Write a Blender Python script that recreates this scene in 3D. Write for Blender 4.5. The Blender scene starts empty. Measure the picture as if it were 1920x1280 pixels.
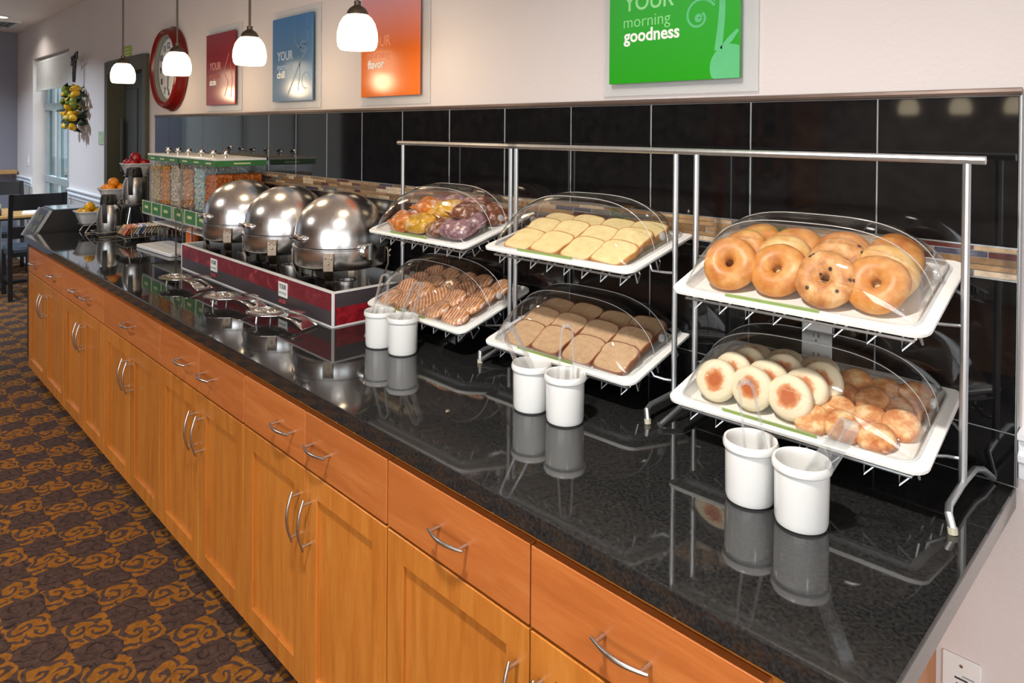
import bpy, bmesh, math, random
from mathutils import Vector, Matrix, Euler
random.seed(7)
SC = bpy.context.scene
COL = SC.collection
PI = math.pi

# ------------------------------------------------------------------ camera
cam_d = bpy.data.cameras.new('camera')
cam_d.sensor_width = 36.0
cam_d.lens = 1314.956 / 1920 * 36.0
cam_d.shift_x = 0.0
cam_d.shift_y = -(640 - 256.93) / 1920
cam_d.clip_start = 0.02
cam_d.clip_end = 200
cam = bpy.data.objects.new('camera', cam_d)
COL.objects.link(cam)
def cam_matrix(loc, yaw, p, r):
    F = Vector((-math.sin(yaw), math.cos(yaw), 0)); R = Vector((math.cos(yaw), math.sin(yaw), 0)); U = Vector((0, 0, 1))
    F2 = math.cos(p) * F + math.sin(p) * U
    U2 = -math.sin(p) * F + math.cos(p) * U
    R3 = math.cos(r) * R + math.sin(r) * U2
    U3 = -math.sin(r) * R + math.cos(r) * U2
    m = Matrix((R3, U3, -F2)).transposed().to_4x4()
    m.translation = Vector(loc)
    return m
cam.matrix_world = cam_matrix((.2885, -1.7277, 1.6252), .7949, -.0088, .0077)
SC.camera = cam

# ------------------------------------------------------------------ world, exposure
SC.view_settings.view_transform = 'Standard'
SC.view_settings.look = 'None'
SC.view_settings.exposure = -0.06
SC.view_settings.gamma = 1.0
SC.view_settings.use_curve_mapping = False
SC.cycles.transparent_max_bounces = 40
SC.cycles.max_bounces = 10
SC.cycles.glossy_bounces = 6
SC.cycles.diffuse_bounces = 4
SC.cycles.sample_clamp_indirect = 6.0
SC.cycles.caustics_reflective = False
SC.cycles.caustics_refractive = False
W = bpy.data.worlds.new('world'); SC.world = W
W.use_nodes = True
_bg = W.node_tree.nodes['Background']
_bg.inputs[0].default_value = (.62, .76, .90, 1)
_bg.inputs[1].default_value = 1.0

# ------------------------------------------------------------------ lights of the room and added fill lights
def area(name, loc, size, energy, color, aim, sy=None, spread=PI):
    d = bpy.data.lights.new(name, 'AREA')
    d.shape = 'RECTANGLE' if sy else 'DISK'
    d.size = size
    if sy: d.size_y = sy
    d.energy = energy; d.color = color; d.spread = spread
    o = bpy.data.objects.new(name, d); COL.objects.link(o)
    o.location = loc
    o.rotation_euler = Vector(aim).to_track_quat('-Z', 'Y').to_euler()
    return o
CEIL = 2.80
FRONT_Y = -6.4     # wall behind the camera
RIGHT_X = 5.2
LEFT_X = -10.3
# unseen window lamps added behind and right of the camera for frontal light
area('added_bank_fill', (1.95, FRONT_Y + .03, 1.55), 5.5, 250, (.93, .97, 1.0), (0, 1, 0), 1.9)
area('added_side_fill', (RIGHT_X - .03, -3.4, 1.55), 3.0, 66, (.93, .97, 1.0), (-1, 0, 0), 1.9)
# daylight through the window of the back wall
area('daylight_window_back', (-8.55, .16, 1.2), 1.5, 22, (.85, .93, 1.0), (0, -1, 0), 2.2)
CANS = [(-8.84, -.40), (-7.2, -1.35), (-9.2, -1.6), (-4.0, -2.7), (-.5, -1.5), (2.4, -2.6), (-1.9, -5.0)]  # cans by dark door, grey wall and bagel rack are added fill
CAN_W = 50
area('daylight_window_left', (LEFT_X + .03, -3.3, 1.55), 2.6, 5.0, (1.0, .98, .96), (1, 0, 0), 1.9)

# ------------------------------------------------------------------ node helpers
def srgb(r, g, b):
    f = lambda c: (c / 255 / 12.92) if c / 255 <= .04045 else ((c / 255 + .055) / 1.055) ** 2.4
    return (f(r), f(g), f(b), 1)
class NG:
    def __init__(s, name):
        s.mat = bpy.data.materials.new(name); s.mat.use_nodes = True
        s.t = s.mat.node_tree; s.t.nodes.clear()
        s.out = s.t.nodes.new('ShaderNodeOutputMaterial')
    def n(s, typ, **kw):
        nd = s.t.nodes.new('ShaderNode' + typ)
        for k, v in kw.items():
            if hasattr(nd, k) and k not in ('inputs',): setattr(nd, k, v)
        return nd
    def set(s, sock, v):
        if isinstance(v, bpy.types.NodeSocket): s.t.links.new(v, sock)
        else: sock.default_value = v
    def m(s, op, a, b=0.0, c=None, clamp=False):
        nd = s.n('Math', operation=op); nd.use_clamp = clamp
        s.set(nd.inputs[0], a); s.set(nd.inputs[1], b)
        if c is not None: s.set(nd.inputs[2], c)
        return nd.outputs[0]
    def coord(s, scale=(1, 1, 1), kind='Object', rand=0.0):
        tc = s.n('TexCoord'); mp = s.n('Mapping')
        s.t.links.new(tc.outputs[kind], mp.inputs[0]); mp.inputs['Scale'].default_value = scale
        if rand:
            oi = s.n('ObjectInfo'); s.set(mp.inputs['Location'], s.m('MULTIPLY', oi.outputs['Random'], rand))
        return mp.outputs[0]
    def noise(s, vec, scale=5, detail=3, rough=.5, dist=0):
        nd = s.n('TexNoise'); s.set(nd.inputs['Vector'], vec)
        nd.inputs['Scale'].default_value = scale; nd.inputs['Detail'].default_value = detail
        nd.inputs['Roughness'].default_value = rough; nd.inputs['Distortion'].default_value = dist
        return nd.outputs['Fac']
    def ramp(s, fac, stops):
        nd = s.n('ValToRGB'); s.set(nd.inputs[0], fac); e = nd.color_ramp.elements
        while len(e) > 1: e.remove(e[-1])
        e[0].position = stops[0][0]; e[0].color = stops[0][1]
        for p, c in stops[1:]:
            x = e.new(p); x.color = c
        return nd.outputs[0]
    def mix(s, fac, a, b):
        nd = s.n('Mix', data_type='RGBA'); s.set(nd.inputs[0], fac); s.set(nd.inputs[6], a); s.set(nd.inputs[7], b)
        return nd.outputs[2]
    def bump(s, h, strength=.2, dist=.01):
        nd = s.n('Bump'); nd.inputs['Strength'].default_value = strength; nd.inputs['Distance'].default_value = dist
        s.set(nd.inputs['Height'], h); return nd.outputs[0]
    def bsdf(s, color, rough=.5, metal=0, ior=1.5, normal=None, spec=None, coat=0, emis=None, estr=0, trans=0, sss=0):
        b = s.n('BsdfPrincipled'); s.set(b.inputs['Base Color'], color); s.set(b.inputs['Roughness'], rough)
        b.inputs['Metallic'].default_value = metal; b.inputs['IOR'].default_value = ior
        if normal is not None: s.t.links.new(normal, b.inputs['Normal'])
        if coat: b.inputs['Coat Weight'].default_value = coat; b.inputs['Coat Roughness'].default_value = .08
        if spec is not None: b.inputs['Specular IOR Level'].default_value = spec
        if emis: b.inputs['Emission Color'].default_value = emis; b.inputs['Emission Strength'].default_value = estr
        if trans: b.inputs['Transmission Weight'].default_value = trans
        s.t.links.new(b.outputs[0], s.out.inputs[0]); return b

def simple(name, col, rough=.5, metal=0, ior=1.5, var=.06, scale=12, bump=0, bscale=60, coat=0, spec=None):
    g = NG(name); v = g.coord()
    f = g.noise(v, scale, 3)
    dark = tuple(c * (1 - var) for c in col[:3]) + (1,); light = tuple(min(1, c * (1 + var)) for c in col[:3]) + (1,)
    c = g.ramp(f, [(.3, dark), (.7, light)])
    nm = g.bump(g.noise(v, bscale, 4), bump, .004) if bump else None
    g.bsdf(c, rough, metal, ior, nm, spec, coat)
    return g.mat

MAT = {}
def wood(name, stretch, c0, c1, c2):
    g = NG(name)
    v = g.coord(stretch, rand=30)
    a = g.noise(v, 3, 5, .6, .6); b = g.noise(v, 22, 3, .6)
    f = g.m('ADD', g.m('MULTIPLY', a, .75), g.m('MULTIPLY', b, .25))
    c = g.ramp(f, [(.3, c0), (.5, c1), (.72, c2)])
    oi = g.n('ObjectInfo')
    hs = g.n('HueSaturation'); g.set(hs.inputs['Color'], c)
    g.set(hs.inputs['Value'], g.m('ADD', .93, g.m('MULTIPLY', oi.outputs['Random'], .14)))
    g.bsdf(hs.outputs[0], .38, ior=1.45, normal=g.bump(b, .05, .001), coat=.15)
    return g.mat
WC = (srgb(166, 96, 32), srgb(184, 112, 42), srgb(196, 128, 56))
WD = (srgb(166, 92, 42), srgb(182, 104, 50), srgb(194, 122, 64))
MAT['wood_v'] = wood('maple_vertical', (9, 9, .9), *WC)
MAT['wood_h'] = wood('maple_horizontal', (.9, 9, 9), *WD)
MAT['table_wood'] = wood('table_maple', (1, 9, 9), srgb(176, 128, 70), srgb(196, 150, 90), srgb(206, 165, 108))
g = NG('toe_dark'); g.bsdf(g.ramp(g.noise(g.coord(), 8), [(.3, (.012, .009, .008, 1)), (.7, (.02, .015, .012, 1))]), .7); MAT['toe'] = g.mat

# black granite
g = NG('black_granite'); v = g.coord()
vo = g.n('TexVoronoi'); g.set(vo.inputs['Vector'], v); vo.inputs['Scale'].default_value = 260
sp = g.ramp(vo.outputs['Distance'], [(.0, (1, 1, 1, 1)), (.13, (0, 0, 0, 1))])
nz = g.noise(v, 150, 3, .7)
sp2 = g.m('MULTIPLY', sp, g.ramp(g.noise(v, 45, 2), [(.52, (0, 0, 0, 1)), (.72, (.5, .5, .5, 1))]))
base = g.ramp(nz, [(.36, (.008, .008, .0085, 1)), (.7, (.030, .030, .029, 1))])
c = g.mix(sp2, base, (.30, .28, .22, 1))
g.bsdf(c, g.m('ADD', .03, g.m('MULTIPLY', g.noise(v, 9, 3), .03)), ior=1.66)
MAT['granite'] = g.mat
# black polished tile
g = NG('black_tile'); v = g.coord(rand=20)
c = g.ramp(g.noise(v, 30, 5, .7), [(.35, (.004, .004, .005, 1)), (.7, (.010, .0095, .0095, 1))])
g.bsdf(c, .045, ior=1.52); MAT['tile'] = g.mat
MAT['grout'] = simple('grout', srgb(150, 154, 154), .85)
for i, (col, ro, me) in enumerate([(srgb(152, 120, 84), .35, 0), (srgb(176, 150, 116), .35, 0), (srgb(104, 98, 88), .3, 0), (srgb(86, 44, 40), .2, 0),
                                   (srgb(196, 176, 150), .4, 0), (srgb(70, 70, 84), .12, 0), (srgb(120, 92, 62), .3, 0), (srgb(170, 165, 160), .25, .8)]):
    MAT['mos%d' % i] = simple('mosaic_stone_%d' % i, col, ro, me, var=.25, scale=70)
MAT['pencil'] = simple('bronze_pencil_trim', srgb(120, 104, 96), .3, .6, var=.1)
MAT['alu'] = simple('brushed_aluminium_edge', srgb(176, 180, 180), .3, .9, var=.05)

def wallmat(name, col, b=.35):
    g = NG(name); v = g.coord()
    c = g.ramp(g.noise(v, 2.2, 3), [(.3, tuple(x * .97 for x in col[:3]) + (1,)), (.7, col)])
    h = g.noise(v, 75, 4, .55)
    g.bsdf(c, .75, normal=g.bump(h, b, .004), spec=.25); return g.mat
MAT['wall'] = wallmat('cream_textured_paint', srgb(218, 209, 206))
MAT['wall_grey'] = wallmat('blue_grey_paint', srgb(138, 138, 150))
MAT['wall_brown'] = wallmat('taupe_paint', srgb(150, 142, 136))
MAT['ceiling'] = wallmat('ceiling_paint', srgb(232, 226, 222), .2)
MAT['white_paint'] = simple('white_gloss_paint', srgb(226, 228, 232), .35, var=.02)
MAT['wainscot'] = wallmat('wainscot_paint', srgb(190, 184, 178), .25)

# carpet
g = NG('scroll_carpet')
tc = g.n('TexCoord'); sx = g.n('SeparateXYZ'); 
wn = g.n('TexNoise'); g.set(wn.inputs['Vector'], tc.outputs['Object']); wn.inputs['Scale'].default_value = 14; wn.inputs['Detail'].default_value = 2
vm = g.n('VectorMath', operation='MULTIPLY_ADD'); g.set(vm.inputs[0], wn.outputs['Color']); vm.inputs[1].default_value = (.07, .07, 0); g.set(vm.inputs[2], tc.outputs['Object'])
g.set(sx.inputs[0], vm.outputs[0])
CELL = .128
px = g.m('DIVIDE', sx.outputs[0], CELL); py = g.m('DIVIDE', sx.outputs[1], CELL)
fx = g.m('FLOOR', px); fy = g.m('FLOOR', py)
chk = g.m('FLOORED_MODULO', g.m('ADD', fx, fy), 2.0)
u = g.m('SUBTRACT', g.m('MULTIPLY', g.m('FRACT', px), 2), 1.0); w_ = g.m('SUBTRACT', g.m('MULTIPLY', g.m('FRACT', py), 2), 1.0)
def spiral(cu, cv, k, ph, sgn=1):
    a = g.m('SUBTRACT', u, cu); b = g.m('SUBTRACT', w_, cv)
    r = g.m('SQRT', g.m('ADD', g.m('MULTIPLY', a, a), g.m('MULTIPLY', b, b)))
    th = g.m('MULTIPLY', g.m('ARCTAN2', b, a), sgn)
    return g.m('SINE', g.m('ADD', g.m('ADD', th, g.m('MULTIPLY', r, k)), ph)), r
s1, r1 = spiral(-.3, -.25, 11, 0); s2, r2 = spiral(.45, .4, 13, 1.5, -1)
near = g.m('LESS_THAN', r1, g.m('MULTIPLY', r2, 1.25))
ss = g.m('ADD', g.m('MULTIPLY', near, s1), g.m('MULTIPLY', g.m('SUBTRACT', 1.0, near), s2))
ssn = g.m('MULTIPLY_ADD', ss, .5, .5)
goldmask = g.m('MULTIPLY', chk, g.ramp(ssn, [(.27, (0, 0, 0, 1)), (.40, (1, 1, 1, 1))]))
darkm = g.m('MULTIPLY', g.m('SUBTRACT', 1.0, chk), g.m('MULTIPLY', g.ramp(ssn, [(.90, (0, 0, 0, 1)), (.97, (1, 1, 1, 1))]), .7))
fib = g.noise(tc.outputs['Object'], 420, 2, .8)
med = g.noise(tc.outputs['Object'], 40, 4, .7)
gold = g.ramp(med, [(.3, srgb(108, 68, 26)), (.7, srgb(148, 96, 36))])
dark = g.ramp(med, [(.3, srgb(54, 42, 40)), (.7, srgb(86, 66, 56))])
c = g.mix(goldmask, dark, gold)
c = g.mix(darkm, c, srgb(36, 28, 28))
hs = g.n('HueSaturation'); g.set(hs.inputs['Color'], c); g.set(hs.inputs['Value'], g.m('ADD', .72, g.m('MULTIPLY', fib, .6)))
g.bsdf(hs.outputs[0], .95, normal=g.bump(fib, .5, .004), spec=.1)
MAT['carpet'] = g.mat

def metal(name, col, rough, var=.1, scale=(40, 40, 2)):
    g = NG(name); v = g.coord(scale)
    f = g.noise(v, 3, 3)
    g.bsdf(g.ramp(f, [(.3, tuple(x * (1 - var) for x in col[:3]) + (1,)), (.7, col)]), g.m('ADD', rough, g.m('MULTIPLY', f, rough * .4)), 1.0); return g.mat
MAT['steel'] = metal('polished_steel', (.78, .77, .75, 1), .10)
MAT['steel_lid'] = metal('brushed_lid_steel', (.82, .82, .82, 1), .20)
MAT['steel_b'] = metal('brushed_steel', (.80, .80, .79, 1), .28)
MAT['nickel'] = metal('satin_nickel', (.66, .64, .62, 1), .25)
MAT['rackmetal'] = metal('rack_silver', (.60, .62, .63, 1), .36)
MAT['bronze'] = metal('dark_bronze', (.16, .13, .10, 1), .42)
MAT['legmetal'] = metal('leg_bronze_steel', (.34, .27, .20, 1), .22)
MAT['wire'] = metal('chrome_wire', (.62, .61, .58, 1), .25)
MAT['blackmetal'] = simple('black_enamel', (.012, .012, .013, 1), .35)
MAT['blackplastic'] = simple('black_plastic', (.016, .015, .015, 1), .42, var=.1)
MAT['blackwood'] = simple('black_stained_wood', (.010, .010, .012, 1), .35, var=.2, scale=25)
MAT['seat'] = simple('dark_blue_vinyl', (.035, .050, .068, 1), .4, var=.1)
MAT['rubber'] = simple('clear_rubber', srgb(186, 180, 160), .5)

def clear(name, tint=(.995, .995, .995, 1), f0=.05, rough=.02, fmax=.9, haze=0.0):
    g = NG(name); lw = g.n('LayerWeight'); lw.inputs[0].default_value = .5
    f = g.m('ADD', f0, g.m('MULTIPLY', g.m('POWER', lw.outputs['Facing'], 4.0), fmax - f0))
    wob = g.noise(g.coord(), 14, 2)
    tr = g.n('BsdfTransparent'); tr.inputs[0].default_value = tint
    gl = g.n('BsdfGlossy'); gl.inputs['Roughness'].default_value = rough
    g.t.links.new(g.bump(wob, .02, .004), gl.inputs['Normal'])
    mx = g.n('MixShader'); g.set(mx.inputs[0], f); g.t.links.new(tr.outputs[0], mx.inputs[1]); g.t.links.new(gl.outputs[0], mx.inputs[2])
    out = mx.outputs[0]
    if haze:
        df = g.n('BsdfDiffuse'); df.inputs[0].default_value = (.86, .88, .88, 1); m2 = g.n('MixShader'); m2.inputs[0].default_value = haze
        g.t.links.new(out, m2.inputs[1]); g.t.links.new(df.outputs[0], m2.inputs[2]); out = m2.outputs[0]
    g.t.links.new(out, g.out.inputs[0]); return g.mat
MAT['clear'] = clear('clear_acrylic')
MAT['clear_edge'] = clear('clear_acrylic_edge', (.95, .96, .96, 1), .16, .08, haze=.35)
MAT['clear_tong'] = clear('clear_tong_plastic', (.96, .97, .97, 1), .12, .05, haze=.14)
MAT['clear_bin'] = clear('clear_bin_acrylic', (.995, .995, .995, 1), .03, .03, .25)
MAT['pane'] = clear('window_glass', (.86, .92, .92, 1), .04, .01)
MAT['frost'] = clear('frosted_acrylic_sheet', (.98, .98, .98, 1), .06, .15, .5, haze=.35)
MAT['ceramic'] = simple('white_glazed_ceramic', srgb(226, 226, 224), .16, var=.02, coat=.3)
MAT['tray'] = simple('white_melamine', srgb(242, 241, 236), .3, var=.02)
MAT['whiteplastic'] = simple('white_plastic', srgb(232, 232, 230), .35, var=.02)
MAT['greenplastic'] = simple('pale_green_plate', srgb(168, 184, 150), .4)
MAT['green_label'] = simple('green_label', srgb(62, 122, 66), .45, var=.1)
MAT['green_strip'] = simple('green_price_strip', srgb(128, 150, 84), .4)
MAT['lime_edge'] = simple('pale_lime_edge', srgb(206, 214, 160), .4)
MAT['knob'] = MAT['steel']
def printmat(name, stops, rough=.17):
    g = NG(name); tc = g.n('TexCoord'); sp = g.n('SeparateXYZ'); g.t.links.new(tc.outputs['Generated'], sp.inputs[0])
    g.bsdf(g.ramp(sp.outputs[2], stops), rough, spec=.35); return g.mat
MAT['p_green'] = printmat('green_print', [(0, srgb(46, 158, 34)), (.55, srgb(62, 170, 66)), (1, srgb(84, 182, 100))])
MAT['p_orange'] = printmat('orange_print', [(0, srgb(232, 116, 36)), (.45, srgb(226, 112, 44)), (1, srgb(206, 150, 160))])
MAT['p_blue'] = printmat('blue_print', [(0, srgb(104, 132, 158)), (1, srgb(68, 116, 168))])
MAT['p_red'] = printmat('red_print', [(0, srgb(150, 42, 40)), (1, srgb(132, 32, 46))])
MAT['flat_white'] = simple('white_ink', srgb(242, 244, 238), .5, var=.01)
for k, c in dict(ink_lgreen=(150, 220, 150), ink_vine=(96, 190, 128), ink_lblue=(176, 198, 220), ink_fblue=(96, 134, 174), ink_lor=(236, 150, 108), ink_lred=(206, 140, 138), ink_fred=(176, 84, 80),
                 ink_red=(208, 88, 94), ink_dark=(60, 66, 74), ink_grey=(150, 156, 160), box_red=(122, 30, 42), box_red2=(160, 44, 54), box_dark=(72, 66, 70), clock_red=(108, 18, 14), clock_face=(206, 212, 216),
                 cap_grey=(120, 124, 120), door=(66, 68, 62), frame=(74, 70, 52), winframe=(150, 164, 166), blind=(224, 228, 226), sign_green=(150, 176, 40)).items():
    MAT[k] = simple(k, srgb(*c), .4 if not k.startswith('clock_red') else .25, var=.05)

# ------------------------------------------------------------------ mesh helpers
class MB:
    def __init__(s): s.v = []; s.f = []
    def add(s, vs, fs):
        o = len(s.v); s.v += [tuple(x) for x in vs]; s.f += [tuple(i + o for i in f) for f in fs]; return s
    def box(s, x0, x1, y0, y1, z0, z1):
        return s.add([(x0, y0, z0), (x1, y0, z0), (x1, y1, z0), (x0, y1, z0), (x0, y0, z1), (x1, y0, z1), (x1, y1, z1), (x0, y1, z1)],
                     [(0, 3, 2, 1), (4, 5, 6, 7), (0, 1, 5, 4), (1, 2, 6, 5), (2, 3, 7, 6), (3, 0, 4, 7)])
    def tube(s, pts, r, seg=8, closed=False, rs=None):
        P = [Vector(p) for p in pts]; n = len(P); rings = []
        up = None
        for i in range(n):
            a = P[i - 1] if (i > 0 or closed) else P[i]; b = P[(i + 1) % n] if (i < n - 1 or closed) else P[i]
            t = (b - a).normalized()
            if up is None:
                up = Vector((0, 0, 1)) if abs(t.z) < .9 else Vector((1, 0, 0))
            x = t.cross(up)
            if x.length < 1e-6: x = t.orthogonal()
            x.normalize(); y = x.cross(t).normalized(); up = y
            rr = rs[i] if rs else r
            rings.append([P[i] + (x * math.cos(2 * PI * k / seg) + y * math.sin(2 * PI * k / seg)) * rr for k in range(seg)])
        vs = [v for rg in rings for v in rg]; fs = []
        m = n if closed else n - 1
        for i in range(m):
            j = (i + 1) % n
            for k in range(seg):
                l = (k + 1) % seg
                fs.append((i * seg + k, i * seg + l, j * seg + l, j * seg + k))
        if not closed:
            fs.append(tuple(range(seg - 1, -1, -1))); fs.append(tuple((n - 1) * seg + k for k in range(seg)))
        return s.add(vs, fs)
    def lathe(s, prof, seg=24, c=(0, 0, 0), M=None, cap=True):
        vs = []; fs = []; n = len(prof)
        for r, z in prof:
            for k in range(seg):
                a = 2 * PI * k / seg; p = Vector((r * math.cos(a), r * math.sin(a), z))
                if M is not None: p = M @ p
                vs.append(p + Vector(c))
        for i in range(n - 1):
            for k in range(seg):
                l = (k + 1) % seg
                fs.append((i * seg + k, i * seg + l, (i + 1) * seg + l, (i + 1) * seg + k))
        if cap:
            if prof[0][0] > 1e-5: fs.append(tuple(range(seg - 1, -1, -1)))
            if prof[-1][0] > 1e-5: fs.append(tuple((n - 1) * seg + k for k in range(seg)))
        return s.add(vs, fs)
    def ball(s, c, r, seg=12, rings=8, M=None):
        if not hasattr(r, '__len__'): r = (r, r, r)
        vs = []; fs = []
        for i in range(rings + 1):
            t = PI * i / rings
            for k in range(seg):
                a = 2 * PI * k / seg
                p = Vector((r[0] * math.sin(t) * math.cos(a), r[1] * math.sin(t) * math.sin(a), -r[2] * math.cos(t)))
                if M is not None: p = M @ p
                vs.append(p + Vector(c))
        for i in range(rings):
            for k in range(seg):
                l = (k + 1) % seg
                fs.append((i * seg + k, i * seg + l, (i + 1) * seg + l, (i + 1) * seg + k))
        return s.add(vs, fs)
    def loops(s, loops, cap0=True, cap1=True):
        n = len(loops[0]); vs = [p for l in loops for p in l]; fs = []
        for i in range(len(loops) - 1):
            for k in range(n):
                l = (k + 1) % n
                fs.append((i * n + k, i * n + l, (i + 1) * n + l, (i + 1) * n + k))
        if cap0: fs.append(tuple(range(n - 1, -1, -1)))
        if cap1: fs.append(tuple((len(loops) - 1) * n + k for k in range(n)))
        return s.add(vs, fs)
    def grid(s, fn, nu, nv):
        vs = [fn(i / nu, j / nv) for j in range(nv + 1) for i in range(nu + 1)]
        fs = [(j * (nu + 1) + i, j * (nu + 1) + i + 1, (j + 1) * (nu + 1) + i + 1, (j + 1) * (nu + 1) + i) for j in range(nv) for i in range(nu)]
        return s.add(vs, fs)
    def xf(s, M):
        s.v = [tuple(M @ Vector(p)) for p in s.v]; return s
    def mesh(s, name, bevel=0, bseg=1, ang=35, recalc=True):
        me = bpy.data.meshes.new(name); me.from_pydata(s.v, [], s.f)
        bm = bmesh.new(); bm.from_mesh(me)
        bmesh.ops.remove_doubles(bm, verts=bm.verts, dist=1e-6)
        if recalc: bmesh.ops.recalc_face_normals(bm, faces=bm.faces)
        if bevel:
            ed = [e for e in bm.edges if len(e.link_faces) == 2 and e.calc_face_angle(0) > math.radians(30)]
            bmesh.ops.bevel(bm, geom=ed, offset=bevel, segments=bseg, affect='EDGES', profile=.5, clamp_overlap=True)
        bm.to_mesh(me); bm.free()
        me.shade_smooth(); me.set_sharp_from_angle(angle=math.radians(min(ang, 14) if bevel else ang))
        return me
    def build(s, name, mat, parent=None, loc=None, bevel=0, bseg=1, ang=35, rot=None, M=None, recalc=True):
        o = bpy.data.objects.new(name, s.mesh(name, bevel, bseg, ang, recalc)); COL.objects.link(o)
        o.data.materials.append(MAT[mat] if isinstance(mat, str) else mat)
        if parent is not None: o.parent = parent
        if loc is not None: o.location = loc
        if rot is not None: o.rotation_euler = rot
        if M is not None: o.matrix_local = M
        return o
def inst(name, me, parent=None, M=None, loc=None):
    o = bpy.data.objects.new(name, me); COL.objects.link(o)
    if parent is not None: o.parent = parent
    if M is not None: o.matrix_local = M
    if loc is not None: o.location = loc
    return o
def tag(o, label, cat, group=None):
    o['label'] = label; o['category'] = cat
    if group: o['group'] = group
    return o
def thing(name, label, cat, loc=(0, 0, 0), rz=0, group=None, M=None):
    o = bpy.data.objects.new(name, None); COL.objects.link(o); o.empty_display_size = .05
    if M is not None: o.matrix_world = M
    else: o.location = loc; o.rotation_euler = (0, 0, rz)
    return tag(o, label, cat, group)
def struct(o): o['kind'] = 'structure'; return o
def copy_tree(o, parent=None):
    c = o.copy(); COL.objects.link(c); c.parent = parent
    for ch in o.children: copy_tree(ch, c)
    return c
def text_mesh(txt, size, width=None, bold=0.0, extrude=.0006):
    cu = bpy.data.curves.new('t', 'FONT'); cu.body = txt; cu.size = size; cu.offset = bold; cu.extrude = extrude; cu.resolution_u = 3
    o = bpy.data.objects.new('t', cu); COL.objects.link(o)
    dg = bpy.context.evaluated_depsgraph_get()
    me = bpy.data.meshes.new_from_object(o.evaluated_get(dg))
    bpy.data.objects.remove(o); bpy.data.curves.remove(cu)
    if width:
        xs = [v.co.x for v in me.vertices]; x0 = min(xs); k = width / (max(xs) - x0)
        for v in me.vertices: v.co.x = (v.co.x - x0) * k
    return me
def lettering(txt, size, mat, parent, loc, width=None, bold=0.0, rot=(PI / 2, 0, 0)):
    me = text_mesh(txt, size, width, bold); me.materials.append(MAT[mat])
    o = bpy.data.objects.new('lettering', me); COL.objects.link(o); o.parent = parent; o.location = loc; o.rotation_euler = rot
    return o
def rrect(x0, x1, y0, y1, r, z, n=5):
    pts = []
    for cx, cy, a0 in ((x1 - r, y0 + r, -PI / 2), (x1 - r, y1 - r, 0), (x0 + r, y1 - r, PI / 2), (x0 + r, y0 + r, PI)):
        for k in range(n + 1):
            a = a0 + PI / 2 * k / n; pts.append((cx + r * math.cos(a), cy + r * math.sin(a), z))
    return pts
# ------------------------------------------------------------------ room shell
struct(MB().box(LEFT_X - .2, RIGHT_X + .2, FRONT_Y - .2, .35, -.1, 0).build('floor', 'carpet'))
ceil_o = struct(MB().box(LEFT_X - .2, RIGHT_X + .2, FRONT_Y - .2, .2, CEIL, CEIL + .1).build('ceiling', 'ceiling'))
WT = .22
DX0, DX1, DZ = -6.36, -5.37, 2.10
WX0, WX1, WZ0, WZ1 = -9.40, -7.72, .10, 2.41
wb = MB()
for x0, x1, z0, z1 in ((LEFT_X - .2, WX0, 0, CEIL), (WX0, WX1, 0, WZ0), (WX0, WX1, WZ1, CEIL), (WX1, DX0, 0, CEIL), (DX0, DX1, DZ, CEIL), (DX1, RIGHT_X + .2, 0, CEIL)):
    wb.box(x0, x1, 0, WT, z0, z1)
wall_back = struct(wb.build('wall_back', 'wall'))
struct(MB().box(LEFT_X - .2, LEFT_X, FRONT_Y, 0, 0, CEIL).build('wall_left', 'wall_grey'))
struct(MB().box(RIGHT_X, RIGHT_X + .2, FRONT_Y, 0, 0, CEIL).build('wall_right', 'wall'))
wall_front = struct(MB().box(LEFT_X, RIGHT_X, FRONT_Y - .2, FRONT_Y, 0, CEIL).build('wall_front', 'wall_brown'))
# pilasters and a glazed frame on the wall behind the camera (seen mirrored in the tiles)
for i, x in enumerate((-4.15, -3.1)):
    MB().box(x - .13, x + .13, FRONT_Y, FRONT_Y + .12, 0, CEIL).build('pilaster', simple('tan_pilaster', srgb(176, 120, 78), .6), wall_front)
w3 = struct(MB().box(-3.92, -3.40, FRONT_Y, FRONT_Y + .03, 1.1, 2.0).build('window_3', 'toe'))
for x0, x1, z0, z1 in ((-3.92, -3.86, 1.1, 2.0), (-3.46, -3.40, 1.1, 2.0), (-3.69, -3.64, 1.1, 2.0), (-3.92, -3.40, 1.94, 2.0), (-3.92, -3.40, 1.1, 1.16), (-3.92, -3.40, 1.52, 1.57)):
    MB().box(x0, x1, FRONT_Y + .03, FRONT_Y + .05, z0, z1).build('window_bar', 'wood_v', w3)
w2 = struct(MB().box(-.82, 4.72, FRONT_Y, FRONT_Y + .02, .55, 2.55).build('added_window_2', 'winframe'))  # unseen window added as a setting for the bank fill lamp
for x in (-.8, .3, 1.4, 2.5, 3.6, 4.7):
    MB().box(x - .03, x + .03, FRONT_Y + .035, FRONT_Y + .075, .55, 2.55).build('mullion', 'winframe', w2)
w4 = struct(MB().box(RIGHT_X - .02, RIGHT_X, -4.92, -1.88, .55, 2.55).build('added_window_4', 'winframe'))  # unseen window added as a setting for the side fill lamp
for y in (-4.9, -3.9, -2.9, -1.9):
    MB().box(RIGHT_X - .075, RIGHT_X - .035, y - .03, y + .03, .55, 2.55).build('mullion', 'winframe', w4)

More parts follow.
